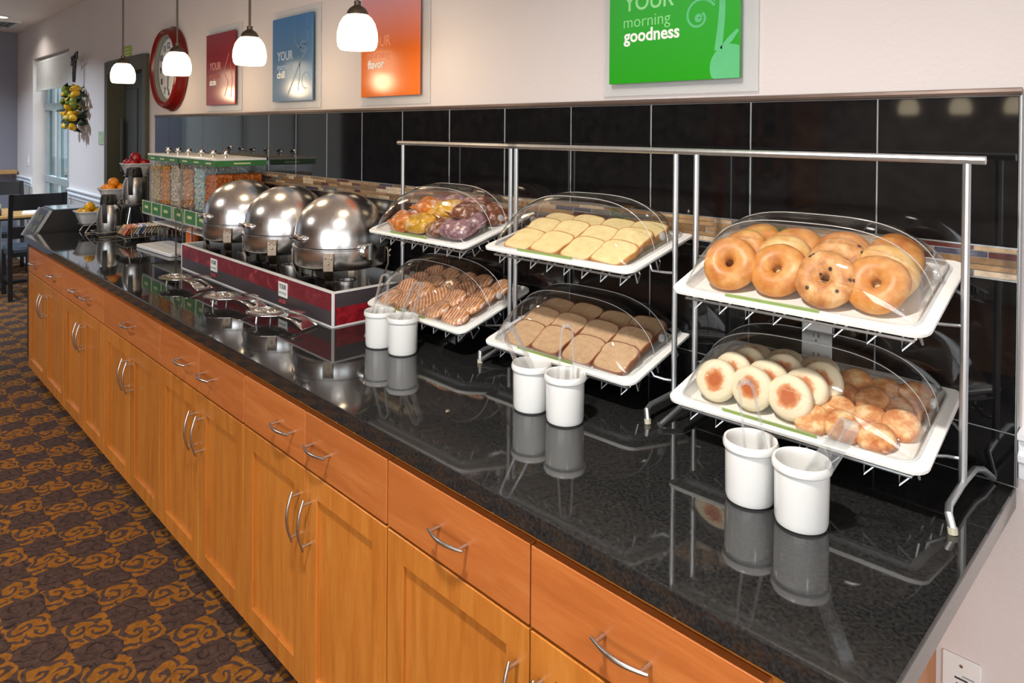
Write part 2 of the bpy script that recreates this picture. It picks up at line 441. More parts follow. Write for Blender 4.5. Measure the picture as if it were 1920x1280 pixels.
# ---- backsplash tiles on the back wall
T, OFF = .3068, .0364
xs = [-.003] + [OFF - T * i for i in range(1, 17)] + [-5.165]
TL = -5.165
MB().box(TL - .002, 0, -.0103, 0, .914, 1.706).build('grout_bed', 'grout', wall_back)
ROWS = [(1.3965, 1.7035), (1.0195, 1.3265), (.9145, 1.0175)]
tcache = {}
for z0, z1 in ROWS:
    for a, b in zip(xs, xs[1:]):
        w = a - b - .003; h = z1 - z0
        if w < .03: continue
        k = (round(w, 3), round(h, 3))
        if k not in tcache:
            me = MB().box(-w / 2, w / 2, 0, .010, -h / 2, h / 2).mesh('tile', .0012); me.materials.append(MAT['tile']); tcache[k] = me
        inst('tile', tcache[k], wall_back, loc=((a + b) / 2, -.0115, (z0 + z1) / 2))
# mosaic band of thin stone and glass sticks
mrnd = random.Random(3)
mc = {}
band = [(1.3295, .013), (1.3435, .011), (1.3555, .014), (1.3705, .012), (1.3835, .0105)]
for zi, (z, h) in enumerate(band):
    x = -.004
    while x > TL + .01:
        w = mrnd.choice((.05, .075, .1, .125, .15))
        w = min(w, x - TL)
        if w < .02: break
        mi = mrnd.choices(range(8), weights=(5, 5, 4, 2, 3, 2, 5, 1))[0]
        k = (round(w, 3), zi, mi)
        if k not in mc:
            me = MB().box(-w / 2 + .0008, w / 2 - .0008, 0, .009, 0, h).mesh('mosaic_piece', .001); me.materials.append(MAT['mos%d' % mi]); mc[k] = me
        inst('mosaic_piece', mc[k], wall_back, loc=(x - w / 2, -.0105 - mrnd.random() * .003, z))
        x -= w
t1 = struct(MB().tube([(TL, -.009, 1.7125), (0, -.009, 1.7125)], .0085, 8).build('trim_1', 'pencil'))
t2 = struct(MB().box(-.0025, .0015, -.0135, 0, .914, 1.706).build('trim_2', 'alu', bevel=.001))
for z in (1.328, 1.3945):
    struct(MB().box(TL, -.003, -.0125, -.004, z - .0012, z + .0012).build('trim_3', 'alu'))
# chair rail, wainscot and baseboard
def rail(x0, x1, name):
    m = MB()
    prof = [(0, .93), (-.012, .935), (-.014, .965), (-.024, .972), (-.026, .985), (-.016, .992), (-.018, 1.012), (-.030, 1.018), (-.032, 1.030), (0, 1.034)]
    vs = [(x0, y, z) for y, z in prof] + [(x1, y, z) for y, z in prof]; n = len(prof)
    m.add(vs, [(i, i + 1, n + i + 1, n + i) for i in range(n - 1)] + [tuple(range(n)), tuple(range(2 * n - 1, n - 1, -1))])
    return struct(m.build(name, 'white_paint', ang=25))
rail(WX1 + .01, DX0 - .04, 'trim_4'); rail(LEFT_X, WX0 - .01, 'trim_5'); rail(.003, RIGHT_X, 'trim_6')
for i, (x0, x1) in enumerate(((WX1 + .01, DX0 - .04), (LEFT_X, WX0 - .01))):
    struct(MB().box(x0, x1, -.006, 0, .12, .932).build('trim_%d' % (7 + i), 'wainscot'))
    struct(MB().box(x0, x1, -.018, 0, 0, .12).build('baseboard_back', 'white_paint', bevel=.004))
struct(MB().box(0, RIGHT_X, -.018, 0, 0, .12).build('baseboard_right', 'white_paint', bevel=.004))
# ledge on the grey left wall
struct(MB().box(LEFT_X, LEFT_X + .12, -2.6, -.02, 1.045, 1.095).build('trim_9', 'table_wood', bevel=.006))

# ---- dark door in the back wall
d = struct(MB().box(DX0 + .05, DX1 - .05, .10, .15, .01, DZ - .04).build('door_1', 'door', bevel=.003))
fr = MB()
for x0, x1, z0, z1 in ((DX0 - .03, DX0 + .06, 0, DZ + .08), (DX1 - .03, DX1 + .05, 0, DZ + .08), (DX0 + .06, DX1 - .03, DZ - .03, DZ + .08)):
    fr.box(x0, x1, -.03, .16, z0, z1)
fr.build('door_frame', 'frame', d, bevel=.006)
for z0, z1 in ((.2, .9), (1.05, 1.95)):
    for x0 in (DX0 + .13, (DX0 + DX1) / 2 + .04):
        MB().box(x0, x0 + .30, .092, .102, z0, z1).build('door_panel', 'door', d, bevel=.006)
MB().box(-6.24, -6.20, .05, .075, 1.25, 1.7).build('door_handle', 'door', d, bevel=.008)
# ---- window in the back wall with roller blind
YF = .13
wn = MB()
FW = .05
def fbar(x0, x1, z0, z1, nm='window_frame', y0=YF, y1=YF + .06):
    return MB().box(x0, x1, y0, y1, z0, z1).build(nm, 'winframe', w1, bevel=.004)
w1 = struct(MB().box(WX0 - .0, WX1, .0, .10, WZ0, WZ0 + .03).build('window_1', 'white_paint'))
fbar(WX0, WX0 + .07, WZ0, WZ1); fbar(WX1 - .07, WX1, WZ0, WZ1); fbar(WX0, WX1, WZ1 - .07, WZ1); fbar(WX0, WX1, WZ0 + .03, WZ0 + .1)
for x in (-8.84, -8.36): fbar(x - .035, x + .035, WZ0 + .03, WZ1, 'mullion')
for z in (1.86, 1.03): fbar(WX0, WX1, z - .04, z + .04, 'transom', YF - .015, YF + .07)
px_ = [WX0 + .07, -8.875, -8.805, -8.395, -8.325, WX1 - .07]
for x0, x1 in ((px_[0], px_[1]), (px_[2], px_[3]), (px_[4], px_[5])):
    for z0, z1 in ((WZ0 + .1, .99), (1.07, 1.82), (1.90, WZ1 - .07)):
        MB().box(x0, x1, YF + .03, YF + .036, z0, z1).build('pane', 'pane', w1)
bl = thing('roller_blind', 'white roller blind half lowered in the far window', 'blind', (-8.56, .06, WZ1 - .06))
MB().tube([(-.80, 0, 0), (.80, 0, 0)], .042, 14).build('roller', 'blind', bl)
MB().box(-.77, .77, -.040, -.037, -.30, 0).build('fabric', 'blind', bl)
MB().box(-.77, .77, -.044, -.034, -.315, -.298).build('hem_bar', 'blind', bl, bevel=.003)
# outdoors beyond the window
struct(MB().box(-30, 4, .5, 40, -.3, -.15).build('ground', simple('asphalt', srgb(120, 126, 130), .9)))
hg = MB()
for i in range(26):
    hg.ball((-22 + i * .7, 9 + random.random(), .4), (.7, .6, .8 + random.random() * .4), 8, 6)
tag(hg.build('hedge', simple('hedge_leaf', srgb(70, 96, 76), .9, var=.5, scale=9, bump=1, bscale=12), ang=80), 'clipped green hedge outside beyond the far window', 'hedge')

# ---- ceiling fittings
g = NG('can_glow'); e = g.n('Emission'); e.inputs[0].default_value = (1, .88, .70, 1); e.inputs[1].default_value = 9; g.t.links.new(e.outputs[0], g.out.inputs[0]); MAT['canglow'] = g.mat
for i, (x, y) in enumerate(CANS):
    t = thing('recessed_light', 'round recessed downlight in ceiling above the far window' if i == 0 else 'round recessed ceiling downlight ' + ['', 'added in front of the dark door to light the left wall', 'added by the grey wall to light the left wall', 'over the carpet opposite the chafing dishes', 'added over the carpet opposite the bagel rack to light the trays', 'right of the counter end', 'at the far side near the opposite pendants'][i], 'light', (x, y, CEIL), group='ceiling downlights')
    MB().lathe([(.075, -.001), (.105, -.001), (.11, -.008), (.078, -.012), (.074, -.001)], 24, cap=False).build('trim_ring', 'whiteplastic', t)
    MB().lathe([(.0, -.004), (.074, -.004)], 24, cap=False).build('lamp', 'canglow', t)
    area('downlight_beam', (x, y, CEIL - .02), .16, (5, 50, 50)[i] if i < 3 else CAN_W, (1, .94, .87) if i not in (1, 2) else (.68, .83, 1), (0, 0, -1), spread=2.4)  # cool tint of the added left cans stands in for daylight
t = thing('ceiling_vent', 'square white ceiling air vent near the grey wall', 'vent', (-9.45, -.45, CEIL))
MB().box(-.28, .28, -.28, .28, -.006, 0).build('backing', 'toe', t)
for a, b, c_, d_ in ((-.30, .30, -.30, -.26), (-.30, .30, .26, .30), (-.30, -.26, -.26, .26), (.26, .30, -.26, .26)):
    MB().box(a, b, c_, d_, -.014, 0).build('frame', 'white_paint', t)
for k in range(9):
    y = -.22 + k * .055
    MB().add([(-.26, y, -.004), (.26, y, -.004), (.26, y + .035, -.016), (-.26, y + .035, -.016), (-.26, y, -.001), (.26, y, -.001), (.26, y + .035, -.013), (-.26, y + .035, -.013)],
             [(0, 1, 2, 3), (7, 6, 5, 4), (0, 4, 5, 1), (1, 5, 6, 2), (2, 6, 7, 3), (3, 7, 4, 0)]).build('slat', 'cap_grey', t)

# ------------------------------------------------------------------ counter and cabinets
ZC, YFR, XL = .914, -.788, -5.245
tag(MB().box(XL, 0, YFR, -.012, ZC - .043, ZC).build('countertop', 'granite', bevel=.0035, bseg=2), 'long polished black granite countertop along the wall', 'countertop')
YD = -.760      # cabinet face plane
def arc_handle(L, h, vert):
    """arched bar pull: bow with two short posts; x along length, -y out"""
    m = MB(); n = 14
    pts = [((i / n - .5) * L, -.022 - h * math.sin(PI * i / n), 0) for i in range(n + 1)]
    rs = [.0032 + .0016 * math.sin(PI * i / n) for i in range(n + 1)]
    m.tube(pts, .004, 8, rs=rs)
    for s_ in (-1, 1):
        m.tube([(s_ * L * .40, 0, 0), (s_ * L * .40, -.026, 0)], .0042, 8)
    if vert: m.xf(Matrix.Rotation(PI / 2, 4, 'Y'))
    me = m.mesh('handle', ang=50); me.materials.append(MAT['nickel']); return me
H_H = arc_handle(.115, .012, False); H_V = arc_handle(.14, .016, True)
def door_mesh(w, h):
    fw = .062; t = .019; m = MB()
    o = [(0, 0), (w, 0), (w, h), (0, h)]; i = [(fw, fw), (w - fw, fw), (w - fw, h - fw), (fw, h - fw)]
    L = [[(x, y, z) for x, z in q] for q, y in ((o, 0), (o, -t), (i, -t), (i, 0))]
    vs = [p for l in L for p in l]
    fs = [(r * 4 + k, r * 4 + (k + 1) % 4, ((r + 1) % 4) * 4 + (k + 1) % 4, ((r + 1) % 4) * 4 + k) for r in range(4) for k in range(4)]
    return m.add(vs, fs)
ZB, ZS, ZT = .072, .690, .850    # door bottom, drawer/door split, drawer top
def cabinet(label, x0, x1, drawers, doors):
    """drawers: list of (xa, xb, [handle xs]); doors: list of (xa, xb, handle side)"""
    t = thing('base_cabinet', label, 'cabinet', (x0, YD, 0), group='maple base cabinets')
    W_ = x1 - x0
    MB().box(0.001, W_ - .001, .001, -YD - .002, ZB + .01, ZC - .044).build('carcass', 'wood_v', t)
    MB().box(0.0, W_, .07, .09, 0, ZB + .01).build('toe_kick', 'toe', t)
    for xa, xb, hs in drawers:
        d = MB().box(0, xb - xa - .004, -.019, 0, 0, ZT - ZS - .006).build('drawer', 'wood_h', t, loc=(xa - x0 + .002, 0, ZS + .003), bevel=.0015)
        for hx in hs:
            inst('handle', H_H, d, loc=(hx - xa, -.019, (ZT - ZS) / 2 - .004))
    for xa, xb, side in doors:
        w, h = xb - xa - .004, ZS - ZB - .004
        d = door_mesh(w, h).build('door', 'wood_v', t, loc=(xa - x0 + .002, 0, ZB), bevel=.0015)
        MB().box(.06, w - .06, -.009, -.003, .06, h - .06).build('panel', 'wood_v', d)
        if side:
            hx = .030 if side < 0 else w - .030
            inst('handle', H_V, d, loc=(hx, -.019, h - .135))
c = cabinet
c('maple cabinet nearest the camera at the right end of the counter', -1.089, -.14, [(-1.089, -.621, [-.85]), (-.621, -.155, [-.40])], [(-1.089, -.621, 1), (-.621, -.155, -1)])
c('second maple cabinet from the right, below the paired white crocks', -1.879, -1.091, [(-1.879, -1.484, [-1.60]), (-1.484, -1.091, [-1.40])], [(-1.879, -1.484, 1), (-1.484, -1.091, -1)])
c('third maple cabinet from the right, below the steel chafing dishes', -2.655, -1.881, [(-2.655, -2.254, [-2.39]), (-2.254, -1.881, [-2.17])], [(-2.655, -2.254, 1), (-2.254, -1.881, -1)])
c('fourth maple cabinet from the right with one wide single-handle drawer', -3.437, -2.657, [(-3.437, -2.657, [-3.05])], [(-3.437, -3.04, 1), (-3.04, -2.657, -1)])
c('fifth maple cabinet from the right, below the packet basket', -4.212, -3.439, [(-4.212, -3.439, [-3.95, -3.72])], [(-4.212, -3.82, 1), (-3.82, -3.439, -1)])
c('farthest maple cabinet at the left end beside the black chair', -5.152, -4.214, [(-5.152, -4.214, [-4.95, -4.45])], [(-5.152, -4.68, 1), (-4.68, -4.214, -1)])

w5 = struct(MB().box(LEFT_X, LEFT_X + .02, -4.62, -1.98, .58, 2.52).build('window_5', 'winframe'))
for y in (-4.6, -3.73, -2.87, -2.0):
    MB().box(LEFT_X + .035, LEFT_X + .075, y - .03, y + .03, .58, 2.52).build('mullion', 'winframe', w5)
# ------------------------------------------------------------------ pastry racks
RACKS = [('right', -.357), ('middle', -1.005), ('left', -1.618)]
TR = {  # tray front centre x, y, z, tilt deg, yaw deg
    ('right', 'upper'): (-.345, -.330, 1.262, 16.5, 1.5), ('right', 'lower'): (-.345, -.335, 1.014, 12, 2.5),
    ('middle', 'upper'): (-.998, -.322, 1.279, 11.5, 1.8), ('middle', 'lower'): (-1.003, -.310, .995, 13.3, 2.5),
    ('left', 'upper'): (-1.622, -.325, 1.262, 14, 1.0), ('left', 'lower'): (-1.605, -.343, 1.005, 16, .5)}
def tray_matrix(k):
    x, y, z, t, yw = TR[k]
    return Matrix.Translation((x, y, z)) @ Matrix.Rotation(math.radians(yw), 4, 'Z') @ Matrix.Rotation(math.radians(t), 4, 'X')
YP = -.15
for side, cx in RACKS:
    t = thing('display_rack', 'two-tier silver wire display rack, %s of the three' % {'right': 'rightmost', 'middle': 'middle', 'left': 'leftmost'}[side], 'rack', (cx, YP, ZC), group='two-tier pastry racks')
    Ti = Matrix.Translation((cx, YP, ZC)).inverted()
    for s_ in (-1, 1):
        MB().tube([(s_ * .294, 0, .032), (s_ * .294, 0, .655)], .0074, 10).build('post', 'rackmetal', t)
    MB().tube([(-.325, 0, .662), (.325, 0, .662)], .0085, 10).build('top_bar', 'rackmetal', t)
    # right foot: raised bar with both ends bent down; left foot slopes forward onto the counter
    f = MB().tube([(.318, .135, .006), (.305, .110, .028), (.296, .085, .034), (.294, 0, .034), (.298, -.11, .034), (.303, -.135, .030), (.312, -.143, .006)], .0068, 10).build('foot', 'rackmetal', t)
    MB().tube([(.3125, -.1432, .0), (.311, -.1425, .011)], .0082, 10).build('foot_cap', 'rubber', f)
    f = MB().tube([(-.318, .135, .006), (-.305, .110, .028), (-.296, .085, .034), (-.294, 0, .034), (-.294, -.06, .032), (-.300, -.145, .007)], .0068, 10).build('foot', 'rackmetal', t)
    for lev in ('upper', 'lower'):
        M = Ti @ tray_matrix((side, lev))
        w = MB(); zu = -.026; r = .0023
        def P(x, y, z=zu): return M @ Vector((x, y, z))
        x0, x1, y0, y1 = -.235, .235, .022, .312
        w.tube([P(x0, y0), P(x1, y0), P(x1, y1), P(x0, y1)], .003, 6, closed=True)
        for k in range(8):
            x = -.215 + k * .0614
            w.tube([P(x, y1), P(x, y0 + .004), P(x, y0 - .004, zu - .022), P(x + .022, y0 + .012, zu)], r, 6)
        for k in range(3):
            y = .06 + k * .10
            w.tube([P(x1, y), P(x1 + .004, y, zu - .026), P(x1 - .02, y + .05, zu - .026), P(x1 - .03, y + .05, zu)], r, 6)
        for s_ in (-1, 1):
            a = Vector((s_ * .294, 0, 0)); q = P(s_ * .235, .13); a.z = q.z - .02
            w.tube([q, Vector((s_ * .245, q.y, q.z - .016)), Vector((s_ * .268, -.004, q.z - .022)), a], .0034, 6)
            q = P(s_ * .235, .26); a = Vector((s_ * .294, 0, q.z - .0))
            w.tube([q, Vector((s_ * .27, q.y * .5, q.z)), a], .003, 6)
        w.build('wire_shelf', 'rackmetal', t, ang=50)

# ------------------------------------------------------------------ trays and dome covers
def tray_mesh():
    m = MB(); L = []
    X, Y = .265, .33
    for ins, z, r in ((.030, -.022, .02), (.022, -.012, .025), (.004, -.008, .03), (0, -.006, .03), (0, 0, .03), (.0035, .0025, .03), (.026, .001, .026), (.031, -.004, .024), (.036, -.014, .022)):
        L.append(rrect(-X + ins, X - ins, ins, Y - ins, r, z))
    m.loops(L); me = m.mesh('serving_tray', ang=28); me.materials.append(MAT['tray']); return me
TRAY = tray_mesh()
DW, DY0, DY1, DH = .238, .022, .308, .132
DYC, DYR = (DY0 + DY1) / 2, (DY1 - DY0) / 2
def dome_xyz(s_, th):
    """loaf-shaped roll-top: s_ -1..1 along the length, th 0..pi from front lip to back lip"""
    a = abs(s_); rz = math.sqrt(max(0, 1 - a ** 3.2)); ry = max(0, 1 - a ** 9) ** .3
    c_ = math.cos(th)
    y = DYC - DYR * (.86 + .14 * ry) * math.copysign(abs(c_) ** .92, c_)
    z = DH * rz * max(math.sin(th), 0) ** .82
    return (DW * s_, y, z)
def dome_meshes():
    m = MB(); NT, NS = 28, 36
    m.grid(lambda a, b: dome_xyz(math.sin((a - .5) * PI), PI * b), NS, NT)
    me = m.mesh('cover', ang=75, recalc=True); me.materials.append(MAT['clear'])
    e = MB()
    for th in (1.50, 2.0):
        e.tube([Vector(dome_xyz(math.sin((i / 40 - .5) * PI), th)) + Vector((0, 0, .0006)) for i in range(41)], .0011, 6)
    base = rrect(-DW - .004, DW + .004, DY0 - .006, DY1 + .006, .035, .003)
    e.tube(base, .0028, 6, closed=True)
    em = e.mesh('edge_bead', ang=60); em.materials.append(MAT['clear_edge'])
    k = MB()
    k.lathe([(0, 0), (.011, 0), (.011, .006), (.006, .009), (0, .009)], 14, M=Matrix.Rotation(PI / 2, 4, 'Y').to_3x3())
    km = k.mesh('pivot_knob'); km.materials.append(MAT['clear_edge'])
    return me, em, km
D_ME, D_EDGE, D_KNOB = dome_meshes()
D_STRIP = MB().box(-.13, .07, DY0 - .010, DY0 - .007, .001, .009).mesh('price_strip', .0008); D_STRIP.materials.append(MAT['green_strip'])
DESC = {('right', 'upper'): 'of bagels', ('right', 'lower'): 'of muffins and biscuits', ('middle', 'upper'): 'of white bread', ('middle', 'lower'): 'of wheat bread',
        ('left', 'upper'): 'of wrapped pastries', ('left', 'lower'): 'of striped danish rolls'}
for k in TR:
    M = tray_matrix(k)
    o = inst('serving_tray', TRAY, None, M)
    tag(o, 'white rounded tray %s on the %s shelf of the %s rack' % (DESC[k], k[1], k[0]), 'tray', 'white pastry trays')
    t = thing('dome_cover', 'clear arched dome cover over the tray %s' % DESC[k], 'cover', group='clear pastry domes', M=M)
    c_ = inst('cover', D_ME, t)
    c_.modifiers.new('thick', 'SOLIDIFY').thickness = .002
    inst('edge_bead', D_EDGE, t)
    inst('price_strip', D_STRIP, t)
    for s_ in (-1, 1): inst('pivot_knob', D_KNOB, t, Matrix.Translation((s_ * (DW - .008), .205, .026)) @ Matrix.Rotation(0 if s_ > 0 else PI, 4, 'Z'))

# ------------------------------------------------------------------ food
def foodmat(name, stops, rough=.5, scale=9, bump=.3, bscale=60, spots=None, radial=None, coat=0):
    g = NG(name); v = g.coord(rand=15)
    n = g.noise(v, scale, 4, .6)
    if radial:
        tc = g.n('TexCoord'); sp = g.n('SeparateXYZ'); g.t.links.new(tc.outputs['Object'], sp.inputs[0])
        r = g.m('SQRT', g.m('ADD', g.m('MULTIPLY', sp.outputs[0], sp.outputs[0]), g.m('MULTIPLY', sp.outputs[1], sp.outputs[1])))
        n = g.m('ADD', g.m('DIVIDE', r, radial), g.m('MULTIPLY', g.m('SUBTRACT', n, .5), .55))
    c_ = g.ramp(n, stops)
    if spots:
        vo = g.n('TexVoronoi'); g.set(vo.inputs['Vector'], v); vo.inputs['Scale'].default_value = spots[1]
        c_ = g.mix(g.ramp(vo.outputs['Distance'], [(spots[2], (1, 1, 1, 1)), (spots[2] + .06, (0, 0, 0, 1))]), c_, spots[0])
    g.bsdf(c_, rough, normal=g.bump(g.noise(v, bscale, 4), bump, .003), coat=coat)
    return g.mat
F_BAG = [foodmat('bagel_plain', [(.3, srgb(226, 176, 112)), (.5, srgb(208, 140, 70)), (.72, srgb(180, 102, 44))], .42, 24, .2),
         foodmat('bagel_pale', [(.3, srgb(238, 206, 148)), (.5, srgb(226, 180, 112)), (.72, srgb(206, 144, 76))], .45, 24, .2),
         foodmat('bagel_raisin', [(.3, srgb(234, 196, 144)), (.5, srgb(210, 150, 88)), (.72, srgb(164, 94, 50))], .5, 30, .5, spots=(srgb(66, 42, 36), 40, .17))]
F_MUF = foodmat('english_muffin', [(.24, srgb(180, 92, 40)), (.42, srgb(206, 138, 84)), (.56, srgb(228, 212, 178)), (1, srgb(234, 222, 192))], .6, 60, .3, radial=.050)
F_BIS = foodmat('biscuit', [(.34, srgb(186, 104, 50)), (.5, srgb(214, 150, 92)), (.66, srgb(236, 206, 156))], .6, 34, .5)
F_WHITE = foodmat('white_crumb', [(.3, srgb(232, 206, 142)), (.7, srgb(244, 224, 168))], .8, 40, .4, 200)
F_WCR = foodmat('white_crust', [(.3, srgb(190, 126, 62)), (.7, srgb(214, 156, 92))], .6, 20)
F_WHEAT = foodmat('wheat_crumb', [(.3, srgb(194, 156, 118)), (.7, srgb(212, 178, 138))], .8, 60, .5, 220)
F_HCR = foodmat('wheat_crust', [(.3, srgb(128, 72, 42)), (.7, srgb(158, 96, 60))], .6, 20)
LOW = lambda M, x, y, z: M @ Matrix.Translation((x, y, z))
def jit(m, amp, seed):
    r = random.Random(seed)
    ph = [r.uniform(0, 6.28) for _ in range(6)]
    m.v = [(x + amp * math.sin(60 * y + ph[0]) , y + amp * math.sin(55 * x + ph[1]), z + amp * .8 * math.sin(50 * x + ph[2]) * math.cos(48 * y + ph[3])) for x, y, z in m.v]
    return m
def bagel_mesh(mat, seed, R=.0345, r=.0285):
    m = MB(); n, k = 28, 14
    vs = []; fs = []
    for i in range(n):
        a = 2 * PI * i / n
        for j in range(k):
            b = 2 * PI * j / k
            rr = R + r * math.cos(b) * (1.0 if math.cos(b) > 0 else .90)
            vs.append((rr * math.cos(a), rr * math.sin(a), r * .80 * math.sin(b)))
    for i in range(n):
        for j in range(k):
            fs.append((i * k + j, ((i + 1) % n) * k + j, ((i + 1) % n) * k + (j + 1) % k, i * k + (j + 1) % k))
    m.add(vs, fs); jit(m, .0016, seed)
    me = m.mesh('bagel', ang=180); me.materials.append(mat); return me
BAG = [bagel_mesh(F_BAG[i % 3], i) for i in range(6)]
M = tray_matrix(('right', 'upper'))
POSN = ['leftmost', 'second from left', 'third from left', 'rightmost']
ROWN = ['front', 'middle', 'back']
KIND = {0: 'golden brown', 1: 'pale golden', 2: 'raisin flecked'}
lay = [[0, 0, 2, 0], [0, 1, 2, 1], [0, 0, 0, 0]]
jr = random.Random(5)
for r_ in range(3):
    for c_ in range(4):
        kd = lay[r_][c_]
        x = (-.154, -.052, .052, .150)[c_] + jr.uniform(-.006, .006); y = (.096, .162, .222)[r_] + (.012 if c_ in (1, 3) and r_ == 0 else 0)
        tl = (44, 40, 34)[r_] + jr.uniform(-6, 6)
        z = -.014 + .0605 * math.sin(math.radians(tl)) + .0195 * math.cos(math.radians(tl)) - .004
        B = LOW(M, x, y, z) @ Matrix.Rotation(jr.uniform(-.25, .25), 4, 'Y') @ Matrix.Rotation(math.radians(tl), 4, 'X') @ Matrix.Rotation(jr.uniform(0, 6), 4, 'Z')
        o = inst('bagel', BAG[kd + 3 * (jr.random() < .5)], None, B)
        tag(o, '%s bagel in the %s row, %s, on the top right tray' % (KIND[kd], ROWN[r_], POSN[c_]), 'bagel', 'bagels under the top right dome')
# muffins and biscuits
def puck(R, h, mat, name, seed, seg=26):
    m = MB()
    m.lathe([(0, -h / 2), (R * .82, -h / 2), (R * .96, -h * .36), (R, -h * .1), (R, h * .1), (R * .96, h * .36), (R * .82, h / 2), (R * .5, h * .53), (R * .2, h * .53), (0, h * .53)], seg)
    jit(m, .0013, seed); me = m.mesh(name, ang=70); me.materials.append(mat); return me
MUF = [puck(.047, .032, F_MUF, 'english_muffin', i) for i in range(3)]
BIS = [puck(.036, .024, F_BIS, 'biscuit', 10 + i, 20) for i in range(3)]
M = tray_matrix(('right', 'lower'))
C3 = ['left', 'centre', 'right']
for c_ in range(3):
    for r_ in range(3):
        x = (-.172, -.090, -.008)[c_]; y = .078 + r_ * .046 + c_ * .004; tl = 58 - 6 * r_ + jr.uniform(-4, 4)
        z = -.012 + .046 * math.sin(math.radians(tl)) + .013 * math.cos(math.radians(tl)) - .003
        o = inst('english_muffin', MUF[(r_ + c_) % 3], None, LOW(M, x + r_ * .016, y, z) @ Matrix.Rotation(jr.uniform(-.1, .1), 4, 'Y') @ Matrix.Rotation(math.radians(tl), 4, 'X') @ Matrix.Rotation(jr.uniform(0, 6), 4, 'Z'))
        tag(o, 'floury english muffin, %s of the %s column, on the bottom right tray' % (ROWN[r_], C3[c_]), 'muffin', 'english muffins')
bp = [(-.165, .245), (-.09, .25), (-.01, .25)]
for i, (x, y) in enumerate(bp):
    o = inst('english_muffin', MUF[i], None, LOW(M, x, y, .006) @ Matrix.Rotation(.25, 4, 'X'))
    tag(o, 'browned english muffin lying flat at the tray back, %s one' % C3[i], 'muffin', 'english muffins')
n = 0
for r_ in range(4):
    for c_ in range(3):
        x = .062 + c_ * .060 + (r_ % 2) * .010; y = .070 + r_ * .060
        if r_ == 0: x -= .02
        o = inst('biscuit', BIS[n % 3], None, LOW(M, x, y, .001 + .004 * (n % 2)) @ Matrix.Rotation(jr.uniform(.1, .35), 4, 'X') @ Matrix.Rotation(jr.uniform(0, 6), 4, 'Z'))
        tag(o, 'small browned biscuit, row %s from the front, %s, bottom right tray' % (['one', 'two', 'three', 'four', 'five'][r_], C3[c_]), 'biscuit', 'browned biscuits')
        n += 1
# bread slices
def bread(mat, crust, name):
    out = []
    n = 40; pts = []
    for i in range(n):
        a = 2 * PI * i / n; cx, sy = math.cos(a), math.sin(a)
        x = .0515 * math.copysign(abs(cx) ** .40, cx); y = .053 * math.copysign(abs(sy) ** .45, sy)
        if y > .018: x *= 1.10
        if y > .03: y += .006 * math.cos(x / .055 * PI / 2)
        pts.append((x, y))
    m = MB(); h = .0075
    m.loops([[(x * .92, y * .92, -h) for x, y in pts], [(x * .92, y * .92, h) for x, y in pts]])
    a = m.mesh('crumb', ang=40); a.materials.append(mat)
    m = MB()
    L = [[(x * s_, y * s_, z) for x, y in pts] for s_, z in ((.92, -h), (.985, -h * .9), (1, -h * .5), (1, h * .5), (.985, h * .9), (.92, h))]
    m.loops(L, False, False); b = m.mesh('crust', ang=60); b.materials.append(crust)
    return a, b
BW = bread(F_WHITE, F_WCR, 'white'); BH = bread(F_WHEAT, F_HCR, 'wheat')
def slices(k, B, word, cat_name):
    M = tray_matrix(k)
    for c_ in range(4):
        for r_ in range(3):
            x = -.162 + c_ * .108 + jr.uniform(-.003, .003); y = .080 + r_ * .074 + jr.uniform(-.004, .004)
            t = thing('bread_slice', '%s bread slice, %s row, %s, on the %s middle tray' % (word, ROWN[r_], POSN[c_], 'top' if k[1] == 'upper' else 'bottom'), 'bread', group='%s bread slices' % word,
                      M=LOW(M, x, y, .0045 + .012 * (r_ > 0) + (.003 if c_ % 2 else 0)) @ Matrix.Rotation(.24 if r_ < 2 else .16, 4, 'X') @ Matrix.Rotation(.05, 4, 'Y') @ Matrix.Rotation(jr.uniform(-.12, .02), 4, 'Z'))
            inst('crumb', B[0], t); inst('crust', B[1], t)
slices(('middle', 'upper'), BW, 'white', 'white')
slices(('middle', 'lower'), BH, 'wheat', 'wheat')
# wrapped pastries
WR = [('orange', srgb(222, 128, 40)), ('golden yellow', srgb(232, 176, 56)), ('mauve', srgb(150, 110, 120)), ('brown', srgb(128, 74, 48)), ('pink-brown', srgb(186, 120, 104))]
WM = [foodmat('pastry_wrap_%d' % i, [(.3, tuple(c * .55 for c in col[:3]) + (1,)), (.52, col), (.66, srgb(226, 206, 196))], .2, 42, 1.0, 70, coat=.7) for i, (_, col) in enumerate(WR)]
def pillow(seed, w=.064, d=.044, h=.026):
    m = MB(); r = random.Random(seed); ph = r.uniform(0, 6)
    def fn(a, b):
        th = 2 * PI * a; q = PI * b
        x = w * math.sin(q) ** .5 * math.copysign(abs(math.cos(th)) ** .7, math.cos(th)); y = d * math.sin(q) ** .5 * math.copysign(abs(math.sin(th)) ** .7, math.sin(th))
        z = -h * math.cos(q) + .003 * math.sin(90 * x + ph) * math.sin(80 * y)
        return (x, y, z)
    m.grid(fn, 24, 12)
    for s_ in (-1, 1):     # crimped wrapper ends
        m.add([(s_ * w * .9, -d * .8, -.003), (s_ * (w + .014), -d * .9, .004), (s_ * (w + .016), 0, -.002), (s_ * (w + .014), d * .9, .005), (s_ * w * .9, d * .8, -.003), (s_ * w * .9, 0, .001)], [(0, 1, 2, 5), (5, 2, 3, 4)])
    return m.mesh('wrapped_pastry', ang=50)
PIL = []
for i in range(5):
    me = pillow(i); me.materials.append(WM[i]); PIL.append(me)
M = tray_matrix(('left', 'upper'))
lay = [[0, 1, 3, 2], [4, 0, 1, 2], [2, 3, 1, 3]]
